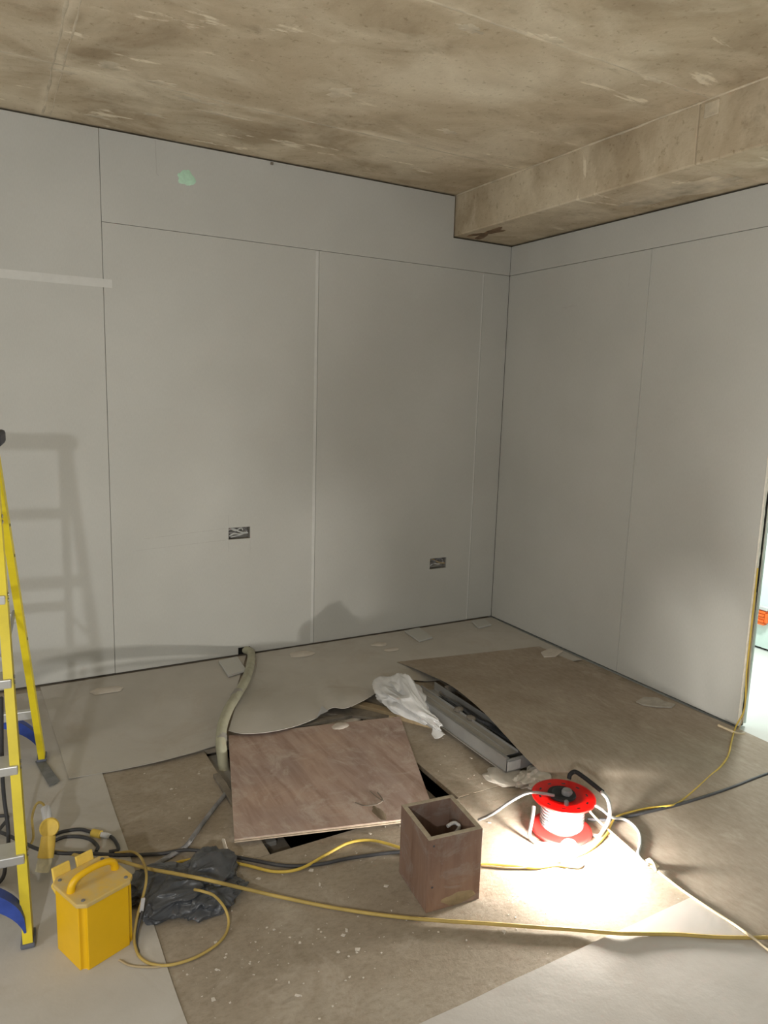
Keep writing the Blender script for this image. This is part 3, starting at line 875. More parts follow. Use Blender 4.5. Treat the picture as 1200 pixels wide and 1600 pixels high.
tag(obj('timber_block', bbox(-1.335, -1.22, -1.12, -1.05, .0005, .0185, .003), M['timber_dark']), 'dark block under the far end of the trunking', 'block')
# rolled felt
bm = bmesh.new()
def roll(u, v):
    a = -2.6 + 5.6 * u
    r = .036 + .005 * u
    c = Vector((-1.137, -1.065, 0.05)) + Vector((.13, .05, 0)) * v
    p = c + Vector((.35, -.93, 0)) * (r * math.cos(a)) + Vector((0, 0, r * .72 * math.sin(a)))
    if u > .72:
        p += Vector((.03, -.05, -.012)) * ((u - .72) / .28)
    return p
def ring_sheet(fn, nu, nv, th):
    bm = bmesh.new()
    pts = [[fn(i / nu, j / nv) for j in range(nv + 1)] for i in range(nu + 1)]
    V = []
    for i in range(nu + 1):
        row = []
        for j in range(nv + 1):
            a = pts[min(i + 1, nu)][j] - pts[max(i - 1, 0)][j]; b = pts[i][min(j + 1, nv)] - pts[i][max(j - 1, 0)]
            nn = a.cross(b).normalized() * th
            row.append((bm.verts.new(pts[i][j]), bm.verts.new(pts[i][j] + nn)))
        V.append(row)
    for i in range(nu):
        for j in range(nv):
            for s in (0, 1):
                bm.faces.new((V[i][j][s], V[i + 1][j][s], V[i + 1][j + 1][s], V[i][j + 1][s]))
    for i in range(nu):
        for j in (0, nv): bm.faces.new((V[i][j][0], V[i + 1][j][0], V[i + 1][j][1], V[i][j][1]))
    for j in range(nv):
        for i in (0, nu): bm.faces.new((V[i][j][0], V[i][j + 1][0], V[i][j + 1][1], V[i][j][1]))
    return bm
tag(obj('felt_roll', ring_sheet(roll, 40, 8, .004), M['rag'], None, True), 'curled strip of grey felt tucked under the arched hardboard', 'felt')
tag(obj('rubble_lump', crumple((-1.250, -1.36, .085), (.026, .022, .009), .4, 4, .5, 2.5, 3, -1), M['rag'], None, True), 'grey crumpled scrap lying on the trunking lid', 'scrap')
tag(obj('rubble_lump', crumple((-1.248, -1.46, .085), (.020, .026, .008), .2, 6, .5, 2.5, 3, -1), M['rag'], None, True), 'smaller crumpled scrap nearer the trunking end', 'scrap')
tag(obj('arch_shade_lump', crumple((-1.185, -1.42, .026), (.034, .30, .026), .0, 15, .6, 1.6, 5), M['binbag'], None, True), 'dark crumpled lump added as painted shade under the arched hardboard', 'plastic sheet')  # added dark lump, deepens the shade beneath the arch
# folded plastic under the near end
fo = thing('plastic_wrap', 'folded dusty plastic sheeting under the near end of the trunking', 'plastic sheet', (-1.325, -1.890, 0))
obj('folded_slab', crumple((-1.349, -1.843, 0), (.075, .085, .013), .12, 2, .25, .9, 5, .003), M['film'], fo, True)
obj('crumpled_end', crumple((-1.252, -1.926, 0), (.085, .055, .034), .1, 8, .8, 1.3, 5, .003), M['film'], fo, True)

# white carrier bag
def bagfn(u, v):
    # u: along the bag, v: around
    ax = [(-1.419, -1.004, 0.085), (-1.446, -1.115, 0.085), (-1.456, -1.218, 0.075), (-1.448, -1.302, 0.062), (-1.429, -1.364, 0.046), (-1.403, -1.392, 0.03), (-1.396, -1.404, 0.018)]
    c = poly_at(ax, u)
    rad = [.020, .100, .116, .104, .080, .048, .010]
    f = u * 6; i = min(int(f), 5); r = lerp(rad[i], rad[i + 1], sm(f - i))
    a = 2 * math.pi * v
    d = (poly_at(ax, min(u + .02, 1)) - poly_at(ax, max(u - .02, 0))).normalized()
    s = d.cross(Vector((0, 0, 1))).normalized(); up = s.cross(d).normalized()
    fold = 1 + .09 * math.sin(a * 7 + u * 2) * sm(u * 1.2) + .20 * noise.noise(Vector((math.cos(a) * 1.6, math.sin(a) * 1.6, u * 4))) - .16 * abs(noise.noise(Vector((math.cos(a) * 2.6 + 7, math.sin(a) * 2.6, u * 3)))) - .10 * abs(noise.noise(Vector((math.cos(a) * 5 + 3, math.sin(a) * 5, u * 7))))
    p = c + (s * math.cos(a) * .95 + up * math.sin(a) * .80) * r * fold
    if p.z < .034: p.z = .034
    return p
bag = thing('white_bag', 'crumpled white plastic bag beside the trunking', 'bag', (-1.47, -1.15, .03))
a0, a1 = Vector((-1.411, -0.951, 0.07)), Vector((-1.401, -1.400, 0.03))
dd = a1 - a0
def slim(p):
    t = (p.x + .19) / .38
    k_ = lerp(1.12, .42, sm(t))
    return Vector((p.x, p.y * k_, p.z * lerp(1.15, .5, sm(t))))
cc = a0.lerp(a1, .47)
obj('bag_body', crumple((cc.x, cc.y, .031), (dd.length * .52, .105, .078), math.atan2(dd.y, dd.x), 5, .55, 1.5, 6, .002, slim), M['whitebag'], bag, True)
def flap(u, v):
    P = [(-1.440, -0.998, 0.128), (-1.402, -1.011, 0.14), (-1.352, -1.043, 0.14)]
    Q = [(-1.448, -1.117, 0.12), (-1.420, -1.107, 0.128), (-1.396, -1.092, 0.128)]
    p = poly_at(P, u).lerp(poly_at(Q, u), v); p.z += .012 * math.sin(v * 3.1)
    return p
obj('bag_mouth', sheet(flap, 14, 8, .0015), M['whitebag'], bag, True)
def tail(u, v):
    P = [(-1.395, -1.334, 0.052), (-1.415, -1.386, 0.046), (-1.442, -1.418, 0.034)]
    Q = [(-1.401, -1.443, 0.036), (-1.421, -1.450, 0.034), (-1.448, -1.449, 0.033)]
    Q = [(-1.392, -1.461, 0.036), (-1.417, -1.466, 0.034), (-1.451, -1.454, 0.033)]
    p = poly_at(P, v).lerp(poly_at(Q, v), u); p.z += .006 * math.sin(v * 6)
    return p
obj('bag_handle', sheet(tail, 10, 10, .0015), M['whitebag'], bag, True)

# ------------------------------------------------------------------ open plywood box
bx = thing('plywood_box', 'open-topped tall brown plywood box standing on the floor', 'box', (-1.985, -2.285, 0))
FX, RX, BX_, LX = Vector((-2.086, -2.379)), Vector((-1.902, -2.402)), Vector((-1.884, -2.194)), Vector((-2.076, -2.172))
ex = ((RX - FX) + (BX_ - LX)) / 2; ey = ((LX - FX) + (BX_ - RX)) / 2
W, D = ex.length, ey.length
ang = math.atan2(ex.y, ex.x)
MB = Matrix.Translation((FX.x, FX.y, 0)) @ Matrix.Rotation(ang, 4, 'Z')
H, tb = .248, .0165
def bxpart(x0, x1, y0, y1, z0, z1, mat, name='side_panel', parent=bx):
    return obj(name, bbox(x0, x1, y0, y1, z0, z1, .0008, MB, 1), M[mat], parent)
for (a, b, c, d) in ((0, W, 0, tb), (0, W, D - tb, D), (0, tb, tb + .0005, D - tb - .0005), (W - tb, W, tb + .0005, D - tb - .0005)):
    s_ = bxpart(a, b, c, d, .001, H - .001, 'ply_box')
    bxpart(a + .0003, b - .0003, c + .0003, d - .0003, H - .001, H, 'box_edge', 'sawn_edge', s_)
bxpart(tb, W - tb, tb, D - tb, .001, .012, 'ply_box', 'bottom_panel')
for zz in (.225, .085):
    bm = bmesh.new(); lathe(bm, [(0, 0), (.0036, 0), (.0036, .0012), (0, .0012)], MB @ Matrix.Translation((.018, .0003, zz)) @ Matrix.Rotation(math.pi / 2, 4, 'X'), 12)
    obj('screw', bm, M['darkplastic'], bx)
bm = blob_patch(.112, .023, .0004, .058, .022, .0022, 6.6, axis='y'); bm.transform(MB); obj('mortar_smear', bm, M['timber'], bx, True)
bm = bmesh.new()
cbx = Vector((-1.942, -2.275, 0.2))
tube(bm, [(-1.965, -2.27, .013), (-1.958, -2.262, .10), (-1.917, -2.298, 0.19), (-1.917, -2.289, 0.205), (-1.929, -2.284, 0.208), (-1.953, -2.287, 0.205)], .006, 8)
tag(obj('cable_tail', bm, M['cable_white'], None, True), 'hooked white cable end standing inside the plywood box', 'cable')

# ------------------------------------------------------------------ red cable reel
RC = Vector((-1.407, -2.248, 0))
rl = thing('cable_reel', 'red extension cable reel wound with white cable', 'cable reel', RC)
T = Matrix.Translation(RC)
def slotted(r0, r1, z0, z1):
    bm = bmesh.new()
    lathe(bm, [(r0, z0), (r1 - .003, z0), (r1, z0 + .002), (r1, z1 - .002), (r1 - .003, z1), (r1 - .012, z1 - .0005), (r1 - .018, z1 - .004), (r0, z1 - .004), (r0, z0)], T, 48)
    return bm
top = obj('top_flange', slotted(.030, .1155, .142, .152), M['red'], rl, True)
bot = obj('bottom_flange', slotted(.030, .111, .014, .022), M['red'], rl, True)
for k in range(10):
    bm = bmesh.new()
    box(bm, -.003, .003, -.007, .007, 0, .0008, T @ Matrix.Rotation(2 * math.pi * k / 10 + .2, 4, 'Z') @ Matrix.Translation((.088, 0, .1482)))
    obj('vent_slot', bm, M['darkplastic'], top)
for k in range(8):
    bm = bmesh.new()
    box(bm, -.0018, .0018, -.006, .006, 0, .0008, T @ Matrix.Rotation(2 * math.pi * k / 8, 4, 'Z') @ Matrix.Translation((.096, 0, .0180)))
    obj('vent_slot', bm, M['darkplastic'], bot)
bm = bmesh.new(); lathe(bm, [(0, .022), (.060, .022), (.060, .141), (0, .141)], T, 32); obj('drum', bm, M['red'], rl, True)
bm = bmesh.new()
for lay, (rr, zs) in enumerate(((.0655, [.030 + .0125 * k for k in range(9)]), (.0745, [.036 + .0125 * k for k in range(7)]))):
    pts = []
    for k, zz in enumerate(zs):
        for q in range(24):
            a = 2 * math.pi * q / 24
            pts.append(RC + Vector((rr * math.cos(a), rr * math.sin(a), zz + .0125 * q / 24 + .0018 * noise.noise(Vector((a, zz * 90, lay))))))
    tube(bm, pts, .0062, 8, 1, smooth=False)
obj('wound_cable', bm, M['cable_coil'], rl, True)
bm = bmesh.new(); lathe(bm, [(0, .148), (.048, .148), (.052, .152), (.050, .158), (.036, .160), (.030, .154), (0, .154)], T @ Matrix.Translation((-.004, .006, 0)), 32); obj('hub', bm, M['foam'], rl, True)
bm = bmesh.new(); lathe(bm, [(0, .154), (.019, .154), (.020, .164), (.016, .172), (0, .173)], T @ Matrix.Translation((.012, -.004, 0)), 24); obj('hub_cap', bm, M['cable_grey'], rl, True)
bm = bmesh.new(); lathe(bm, [(0, .149), (.008, .149), (.008, .164), (.006, .167), (0, .167)], T @ Matrix.Translation((-.036, -.052, 0)), 16); obj('winding_knob', bm, M['cable_grey'], rl, True)
bm = bmesh.new(); tube(bm, [(-1.319, -2.182, 0.16), (-1.312, -2.180, 0.176), (-1.292, -2.185, 0.184), (-1.288, -2.225, 0.182), (-1.288, -2.285, 0.176), (-1.284, -2.320, 0.168)], .0085, 12); obj('carry_grip', bm, M['foam'], rl, True)
bm = bmesh.new(); tube(bm, [(-1.288, -2.317, 0.17), (-1.288, -2.347, 0.158), (-1.283, -2.359, 0.12), (-1.275, -2.350, 0.072), (-1.275, -2.330, 0.022), (-1.308, -2.335, 0.0085), (-1.331, -2.296, 0.0085)], .0072, 12); obj('stand_tube', bm, M['steel'], rl, True)
bm = bmesh.new(); tube(bm, [(-1.497, -2.192, 0.1), (-1.515, -2.208, 0.078), (-1.535, -2.223, 0.046), (-1.544, -2.229, 0.022), (-1.543, -2.246, 0.0085), (-1.533, -2.273, 0.0085), (-1.493, -2.293, 0.0085)], .0072, 12); obj('stand_tube', bm, M['steel'], rl, True)
bm = bmesh.new(); tube(bm, [(-1.493, -2.293, 0.0085), (-1.418, -2.304, 0.008), (-1.331, -2.296, 0.0085)], .0070, 12); obj('stand_base', bm, M['steel'], rl, True)
bm = bmesh.new(); lathe(bm, [(0, .001), (.030, .001), (.030, .0145), (0, .0145)], T, 24); obj('foot_boss', bm, M['red'], rl, True)

# ------------------------------------------------------------------ lit bulb on the floor
BP = Vector((-1.513, -2.398, 0))
lp = thing('festoon_lamp', 'lit round bulb in a white holder on the floor', 'lamp', BP)
TB = Matrix.Translation(BP)
bm = bmesh.new(); lathe(bm, [(0, .001), (.025, .001), (.027, .006), (.024, .012), (.0255, .034), (.023, .036), (0, .034)], TB, 28); obj('lampholder', bm, M['white_base'], lp, True)
bm = bmesh.new()
lathe(bm, [(0, .0345), (.014, .0345), (.018, .039), (.025, .046), (.0290, .055), (.0292, .062), (.0265, .073), (.019, .083), (.009, .0878), (0, .089)], TB, 20)
obj('glass_bulb', bm, M['bulb'], lp, True)

# ------------------------------------------------------------------ cables
def cable(name, pts, r, mat, label, parent=None, cat='cable', n=10, sides=8):
    bm = bmesh.new(); tube(bm, pts, r, sides, n)
    o = obj(name, bm, M[mat], parent, True)
    if parent is None: tag(o, label, cat)
    return o
cable('reel_cable', [(-1.644, -2.058, 0.012), (-1.615, -2.103, 0.055), (-1.570, -2.136, 0.105), (-1.530, -2.169, 0.145), (-1.516, -2.201, 0.166), (-1.484, -2.227, 0.166), (-1.452, -2.246, 0.16)], .0058, 'cable_grey', 'black cable arching from behind the plywood box onto the reel')
cable('power_cable', [(-4.4, -1.55, .012), (-3.301, -1.258, 0.02), (-3.223, -1.363, 0.02), (-3.176, -1.450, 0.03), (-3.115, -1.578, 0.05), (-3.051, -1.626, 0.045), (-2.983, -1.636, 0.03), (-2.866, -1.674, 0.01), (-2.749, -1.725, 0.01), (-2.669, -1.752, 0.016), (-2.592, -1.797, 0.01), (-2.470, -1.908, 0.009), (-2.384, -1.982, 0.009), (-2.284, -2.022, 0.009), (-2.194, -2.036, 0.009), (-2.105, -2.058, 0.009), (-2.029, -2.080, 0.009), (-1.955, -2.110, 0.009)], .0062, 'cable_black', 'long black power cable from the left edge to the plywood box')
cable('lamp_cable', [(-2.758, -1.810, 0.011), (-2.727, -1.795, 0.008), (-2.660, -1.804, 0.009), (-2.584, -1.843, 0.009), (-2.506, -1.915, 0.008), (-2.432, -1.990, 0.008), (-2.355, -2.023, 0.016), (-2.243, -1.986, 0.01), (-2.143, -1.959, 0.008), (-2.065, -1.982, 0.008), (-2.005, -2.048, 0.007), (-1.948, -2.141, 0.006), (-1.852, -2.236, 0.006), (-1.776, -2.279, 0.006), (-1.701, -2.325, 0.006), (-1.639, -2.368, 0.006), (-1.564, -2.390, 0.006), (-1.535, -2.413, 0.006)], .0050, 'cable_yellow', 'yellow lamp cable waving over the floor behind the plywood box')
cable('lamp_cable', [(-1.531, -2.418, 0.006), (-1.498, -2.436, 0.006), (-1.473, -2.429, 0.006), (-1.474, -2.411, 0.007), (-1.523, -2.384, 0.006), (-1.599, -2.371, 0.01), (-1.630, -2.367, 0.01), (-1.678, -2.348, 0.006), (-1.726, -2.321, 0.0045), (-1.761, -2.296, 0.0045), (-1.794, -2.275, 0.0045)], .0035, 'cable_tan', 'thin yellow lead doubled back beside the lit bulb')
cable('extension_lead', [(-3.075, -1.561, 0.02), (-3.030, -1.612, 0.03), (-2.954, -1.721, 0.05), (-2.891, -1.768, 0.055), (-2.825, -1.893, 0.085), (-2.751, -2.002, 0.11), (-2.672, -2.073, 0.108), (-2.569, -2.069, 0.045), (-2.461, -2.121, 0.012), (-2.336, -2.233, 0.0085), (-2.211, -2.335, 0.0085), (-2.082, -2.426, 0.0085), (-1.951, -2.509, 0.0085), (-1.822, -2.593, 0.0085), (-1.725, -2.655, 0.0085), (-1.636, -2.724, 0.014), (-1.567, -2.760, 0.012), (-1.462, -2.814, 0.01), (-1.367, -2.875, 0.01), (-1.230, -2.948, 0.01), (-0.993, -3.062, 0.01)], .0056, 'cable_dustyyellow', 'thick dusty yellow extension lead crossing the whole foreground')
cable('thin_flex', [(-2.884, -1.653, 0.01), (-2.839, -1.700, 0.03), (-2.830, -1.821, 0.08), (-2.843, -1.966, 0.13), (-2.855, -2.026, 0.13), (-2.869, -2.038, 0.09), (-2.885, -2.048, 0.05), (-2.902, -2.085, 0.02), (-2.907, -2.128, 0.012), (-2.901, -2.172, 0.009), (-2.875, -2.212, 0.009), (-2.828, -2.236, 0.0085), (-2.757, -2.236, 0.007), (-2.683, -2.207, 0.006), (-2.645, -2.159, 0.01), (-2.643, -2.120, 0.035), (-2.674, -2.114, 0.085), (-2.703, -2.100, 0.1), (-2.719, -2.059, 0.085)], .0042, 'cable_dustyyellow', 'thin yellow flex looping in front of the black bag')
cable('thin_flex', [(-2.956, -2.151, 0.0085), (-2.930, -2.188, 0.0085), (-2.877, -2.221, 0.0085), (-2.840, -2.229, 0.006)], .003, 'cable_tan', 'short tan flex end on the floor beside the transformer')
cable('floor_cable', [(-2.40, -1.40, -.09), (-2.407, -1.396, -0.015), (-2.445, -1.467, 0.01), (-2.521, -1.553, 0.01), (-2.611, -1.662, 0.01), (-2.661, -1.722, 0.01), (-2.711, -1.747, 0.009), (-2.771, -1.774, 0.009), (-2.808, -1.800, 0.009)], .0085, 'cable_grey', 'thick dusty grey cable coming up out of the floor hole')
cable('timber_stick', [(-2.532, -1.739, 0.006), (-2.544, -1.830, 0.006), (-2.550, -1.934, 0.006)], .006, 'chipstuff', 'thin white stick lying in front of the plywood sheet', None, 'stick', 2, 6)
cable('black_lead', [(0.323, -2.355, 0.008), (-0.295, -2.339, 0.008), (-0.516, -2.341, 0.008), (-0.677, -2.338, 0.008), (-0.858, -2.327, 0.008), (-0.940, -2.318, 0.009), (-1.024, -2.311, 0.012), (-1.101, -2.301, 0.012), (-1.170, -2.291, 0.012), (-1.222, -2.270, 0.012), (-1.270, -2.244, 0.014)], .0060, 'cable_black', 'black lead entering from the right edge towards the red reel')
cable('wall_flex', [(.004, YE - .012, .82), (.006, YE - .013, .50), (.004, YE - .016, .30), (.002, YE - .028, .12), (-0.030, -1.997, 0.024), (-0.165, -2.072, 0.02), (-0.318, -2.162, 0.016), (-0.439, -2.211, 0.013), (-0.544, -2.238, 0.01), (-0.704, -2.282, 0.006), (-0.834, -2.314, 0.006), (-0.912, -2.324, 0.016), (-0.996, -2.288, 0.008), (-1.104, -2.287, 0.018), (-1.170, -2.291, 0.02), (-1.209, -2.306, 0.01), (-1.265, -2.338, 0.006), (-1.337, -2.367, 0.006), (-1.406, -2.383, 0.006), (-1.467, -2.388, 0.008), (-1.498, -2.398, 0.012)], .0040, 'cable_yellow', 'yellow flex from the wall end past the reel to the bulb')
cable('wall_flex', [(.012, YE - .012, .70), (.016, YE - .014, .42), (.022, YE - .018, .22), (.004, YE - .022, .06), (-0.049, -2.016, 0.006), (-0.101, -2.036, 0.006)], .0032, 'cable_tan', 'thin tan flex hanging down the cut wall end')
cable('reel_tail', [(-1.331, -2.325, 0.135), (-1.288, -2.324, 0.105), (-1.208, -2.308, 0.04), (-1.143, -2.308, 0.014), (-1.135, -2.348, 0.008), (-1.158, -2.396, 0.008), (-1.209, -2.444, 0.008), (-1.257, -2.478, 0.008), (-1.279, -2.513, 0.012), (-1.286, -2.547, 0.016)], .0056, 'cable_white', 'white lead running from the reel to the small plug')
cable('cream_flex', [(-1.320, -2.300, 0.09), (-1.272, -2.299, 0.04), (-1.244, -2.339, 0.008), (-1.255, -2.426, 0.006), (-1.266, -2.494, 0.006), (-1.276, -2.542, 0.014), (-1.276, -2.585, 0.01), (-1.277, -2.677, 0.006), (-1.279, -2.764, 0.01), (-1.270, -2.849, 0.008), (-1.284, -2.911, 0.02), (-1.275, -2.937, 0.012), (-1.275, -2.982, 0.008), (-1.270, -3.126, 0.006)], .0043, 'cable_cream', 'straight cream flex from the reel to the lower right edge')
pg = thing('inline_plug', 'small cream taped knot joining the white lead and cream flex', 'connector', (-1.266, -2.540, 0))
bm = crumple((-1.268, -2.542, 0.002), (.024, .014, .012), -.7, 3, .3, 2, 3, .0015); obj('plug_body', bm, M['cream'], pg, True)
bm = bmesh.new(); tube(bm, [(-1.272, -2.527, 0.016), (-1.267, -2.538, 0.026), (-1.268, -2.556, 0.02), (-1.281, -2.579, 0.01)], .0045, 8); obj('strap_loop', bm, M['cable_cream'], pg, True)

# ------------------------------------------------------------------ yellow site transformer
TO = Vector((-3.004, -2.052, 0))
tf = thing('site_transformer', 'yellow plastic site transformer with carrying handle', 'transformer', TO)
MT = Matrix.Translation(TO) @ Matrix.Rotation(math.radians(21.5), 4, 'Z')
hx, hy = .079, .078
c = .016
out = [(-hx + c, -hy), (hx - c, -hy), (hx - c, -hy + .008), (hx, -hy + .008 + .004), (hx, hy - c), (hx - c, hy), (-hx + c, hy), (-hx, hy - c), (-hx, -hy + c), (-hx + .010, -hy + c), (-hx + c, -hy + .010)]
bm = bmesh.new(); prism(bm, out, .004, .196, MT); bevel(bm, .0018, 1); obj('body', bm, M['yellow_box'], tf)
k = .020; lx, ly = .085, .084
bm = bmesh.new(); prism(bm, [(-lx + k, -ly), (lx - k, -ly), (lx, -ly + k), (lx, ly - k), (lx - k, ly), (-lx + k, ly), (-lx, ly - k), (-lx, -ly + k)], .197, .210, MT); bevel(bm, .003, 2); lid_t = obj('lid', bm, M['yellow_dusty'], tf)
for sx in (-1, 1):
    for sy in (-1, 1):
        bm = bmesh.new(); lathe(bm, [(0, .210), (.0055, .210), (.005, .2125), (0, .2125)], MT @ Matrix.Translation((sx * .064, sy * .063, 0)), 12); obj('screw', bm, M['greytape'], lid_t)
bm = bmesh.new()
hp = [(-.068, -.004, .205), (-.063, -.004, .228), (-.044, -.004, .243), (0, -.004, .248), (.044, -.004, .243), (.062, -.004, .228), (.066, -.004, .205)]
tube(bm, [MT @ Vector(p) for p in hp], .0095, 12, 8, taper=lambda t: 1.25 - .3 * math.sin(math.pi * t)); obj('handle', bm, M['yellow_box'], tf, True)
for sx, nm in ((-.045, 1), (.025, 2)):
    bm = bmesh.new(); Mo = MT @ Matrix.Translation((sx, hy + .004, .168)) @ Matrix.Rotation(math.radians(-62), 4, 'X')
    lathe(bm, [(0, -.004), (.026, -.004), (.026, .022), (.021, .024), (.021, .006), (0, .006)], Mo, 24); s_ = obj('outlet', bm, M['yellow_plug'], tf, True)
    bm = bbox(-.026, .026, -.004, .006, .0, .046, .003, MT @ Matrix.Translation((sx, hy + .006, .190)) @ Matrix.Rotation(math.radians(-14), 4, 'X')); obj('outlet_flap', bm, M['yellow_plug'], s_)

# yellow coupler standing behind the transformer
cp = thing('yellow_coupler', 'yellow round-capped coupler standing behind the transformer', 'connector', (-3.096, -1.602, 0))
b0, b1 = Vector((-3.099, -1.673, 0.05)), Vector((-3.082, -1.634, 0.152))
bm = bmesh.new(); tube(bm, [(-3.112, -1.678, 0.03), (-3.105, -1.670, 0.05), (-3.098, -1.662, 0.07)], .022, 16, 4); obj('socket_sleeve', bm, M['cream'], cp, True)
bm = bmesh.new(); tube(bm, [(-3.100, -1.665, 0.068), (-3.092, -1.651, 0.098), (-3.086, -1.636, 0.124)], .023, 16, 4, taper=lambda t: 1.08 - .12 * t); obj('coupler_body', bm, M['yellow_plug'], cp, True)
to_cam = (Vector((-3.239, -4.067, 1.59)) - b1).normalized()
Mc = Matrix.Translation(b1) @ to_cam.to_track_quat('Z', 'Y').to_matrix().to_4x4() @ Matrix.Rotation(.15, 4, 'X')
bm = bmesh.new(); lathe(bm, [(0, -.012), (.026, -.012), (.0305, -.006), (.0305, .004), (.027, .008), (.022, .006), (0, .006)], Mc, 32); obj('round_cap', bm, M['yellow_plug'], cp, True)
bm = bmesh.new(); tube(bm, [(-3.085, -1.620, 0.165), (-3.086, -1.600, 0.182), (-3.088, -1.579, 0.192)], .015, 12, 3); obj('gland', bm, M['grey_clear'], cp, True)
cable('coupler_flex', [(-3.088, -1.583, 0.192), (-3.094, -1.561, 0.2), (-3.106, -1.539, 0.196), (-3.117, -1.520, 0.17), (-3.126, -1.502, 0.12), (-3.125, -1.489, 0.04), (-3.151, -1.509, 0.012)], .0042, 'cable_dustyyellow', 'thin yellow flex looping out of the round-capped coupler')
ic = thing('inline_connector', 'small yellow-green connector on the black cable loop', 'connector', (-2.909, -1.513, 0))
bm = bmesh.new(); tube(bm, [(-2.935, -1.505, 0.016), (-2.920, -1.523, 0.017), (-2.911, -1.532, 0.017)], .014, 10, 3); obj('connector_shell', bm, M['cable_yellow'], ic, True)
bm = bmesh.new(); tube(bm, [(-2.911, -1.532, 0.017), (-2.897, -1.541, 0.016), (-2.884, -1.552, 0.013)], .0095, 10, 3); obj('white_collar', bm, M['cable_white'], ic, True)
cable('loop_cable', [(-3.057, -1.450, 0.012), (-3.023, -1.442, 0.01), (-2.971, -1.455, 0.01), (-2.933, -1.506, 0.016), (-2.884, -1.553, 0.014), (-2.870, -1.599, 0.01), (-2.872, -1.636, 0.008), (-2.901, -1.633, 0.008)], .0062, 'cable_black', 'outer black cable loop behind the transformer')
cable('loop_cable', [(-3.061, -1.487, 0.01), (-3.027, -1.477, 0.009), (-2.987, -1.493, 0.009), (-2.949, -1.529, 0.009), (-2.931, -1.583, 0.009), (-2.939, -1.610, 0.008)], .0062, 'cable_black', 'inner black cable loop behind the transformer')
cable('hanging_cable', [(-3.199, -1.622, 0.62), (-3.206, -1.560, 0.4), (-3.207, -1.549, 0.26), (-3.201, -1.576, 0.16), (-3.203, -1.590, 0.1), (-3.214, -1.615, 0.05), (-3.229, -1.649, 0.02), (-3.288, -1.686, 0.008)], .0062, 'cable_black', 'black cable hanging down beside the ladder at the left edge')
# little tag on the loop flex
tagm = bbox(-.006, .006, -.003, .003, -.022, .022, .002, Matrix.Translation((-2.871, -2.047, 0.078)) @ Matrix.Rotation(.15, 4, 'Y'))
tl = tag(obj('flex_splice', tagm, M['grey_clear']), 'small white splice block on the looping yellow flex', 'connector')
cable('black_tail', [(-2.873, -2.056, 0.064), (-2.883, -2.064, 0.04), (-2.894, -2.083, 0.02), (-2.903, -2.116, 0.01), (-2.903, -2.146, 0.008)], .004, 'cable_black', 'short black tail under the white splice block')

# ------------------------------------------------------------------ black rubble bag
bb = thing('rubble_bag', 'crumpled black plastic rubble bag beside the transformer', 'bag', (-2.72, -1.98, 0))
obj('bag_body', crumple((-2.735, -1.975, 0), (.135, .085, .050), .25, 11, .55, 1.25, 6), M['binbag'], bb, True)
obj('bag_folds', crumple((-2.640, -1.930, 0), (.095, .080, .056), .5, 23, .55, 1.3, 6), M['binbag'], bb, True)
obj('bag_folds', crumple((-2.80, -1.905, 0), (.110, .065, .044), .1, 31, .55, 1.2, 6), M['binbag'], bb, True)
obj('bag_folds', crumple((-2.655, -2.035, 0), (.105, .055, .032), .35, 47, .55, 1.3, 6), M['binbag'], bb, True)

# ------------------------------------------------------------------ yellow step ladder
LDD = thing('step_ladder', 'yellow fibreglass step ladder with blue feet at the left edge', 'ladder', (-3.38, -1.42, 0))
dF = Vector((.123, 1.115, 0)).normalized()          # front to rear
wL = Vector((-dF.y, dF.x, 0))                        # towards the hidden left side
RF0, RFt = Vector((-3.158, -1.956, .004)), Vector((-3.170, -1.455, 1.40))
RR0, RRt = Vector((-3.034, -.846, .012)), Vector((-3.163, -1.375, 1.37))
WB, WT = .52, .34
def rail(p0, p1, depth, width, inner, name='rail'):
    """C-channel from p0 to p1; web outside, flanges towards inner"""
    bm = bmesh.new()
    t = (p1 - p0).normalized(); s = inner.normalized(); d = t.cross(s).normalized()
    tt = .004
    prof = [(0, -depth / 2), (width, -depth / 2), (width, -depth / 2 + tt), (tt, -depth / 2 + tt), (tt, depth / 2 - tt), (width, depth / 2 - tt), (width, depth / 2), (0, depth / 2)]
    A = [bm.verts.new(p0 + s * a + d * b) for a, b in prof]; B = [bm.verts.new(p1 + s * a + d * b) for a, b in prof]
    n = len(prof)
    for i in range(n): bm.faces.new((A[i], A[(i + 1) % n], B[(i + 1) % n], B[i]))
    for q in ((0, 1, 2, 3), (0, 3, 4, 7), (4, 5, 6, 7)):
        bm.faces.new([A[i] for i in q]); bm.faces.new([B[i] for i in q])
    return obj(name, bm, M['yellow_grp'], LDD)
LF0, LFt = RF0 + wL * WB, RFt + wL * WT
LR0, LRt = RR0 + wL * WB, RRt + wL * WT
r1 = rail(RF0, RFt, .066, .026, wL); r2 = rail(LF0, LFt, .066, .026, -wL)
r3 = rail(RR0, RRt, .056, .024, wL); r4 = rail(LR0, LRt, .056, .024, -wL)
for k, zz in enumerate((.235, .47, .705, .94, 1.17)):
    t = (zz - .004) / 1.396
    a = RF0.lerp(RFt, t); b = LF0.lerp(LFt, t)
    d = (b - a); L = d.length
    Mx = Matrix.Translation(a) @ Matrix.Rotation(math.atan2(d.y, d.x), 4, 'Z')
    tr_ = obj('tread', bbox(.004, L - .004, -.042, .040, -.014, .014, .003, Mx), M['alu'], LDD)
    for yy in (-.009, .009):
        bm = bmesh.new(); lathe(bm, [(0, 0), (.0065, 0), (.005, .003), (0, .0035)], Matrix.Translation(a + Vector((0, 0, yy))) @ Matrix.Rotation(math.radians(90), 4, 'Y') , 10)
        bm.transform(Matrix.Translation((.0005, 0, 0))); obj('rivet', bm, M['steel'], tr_)
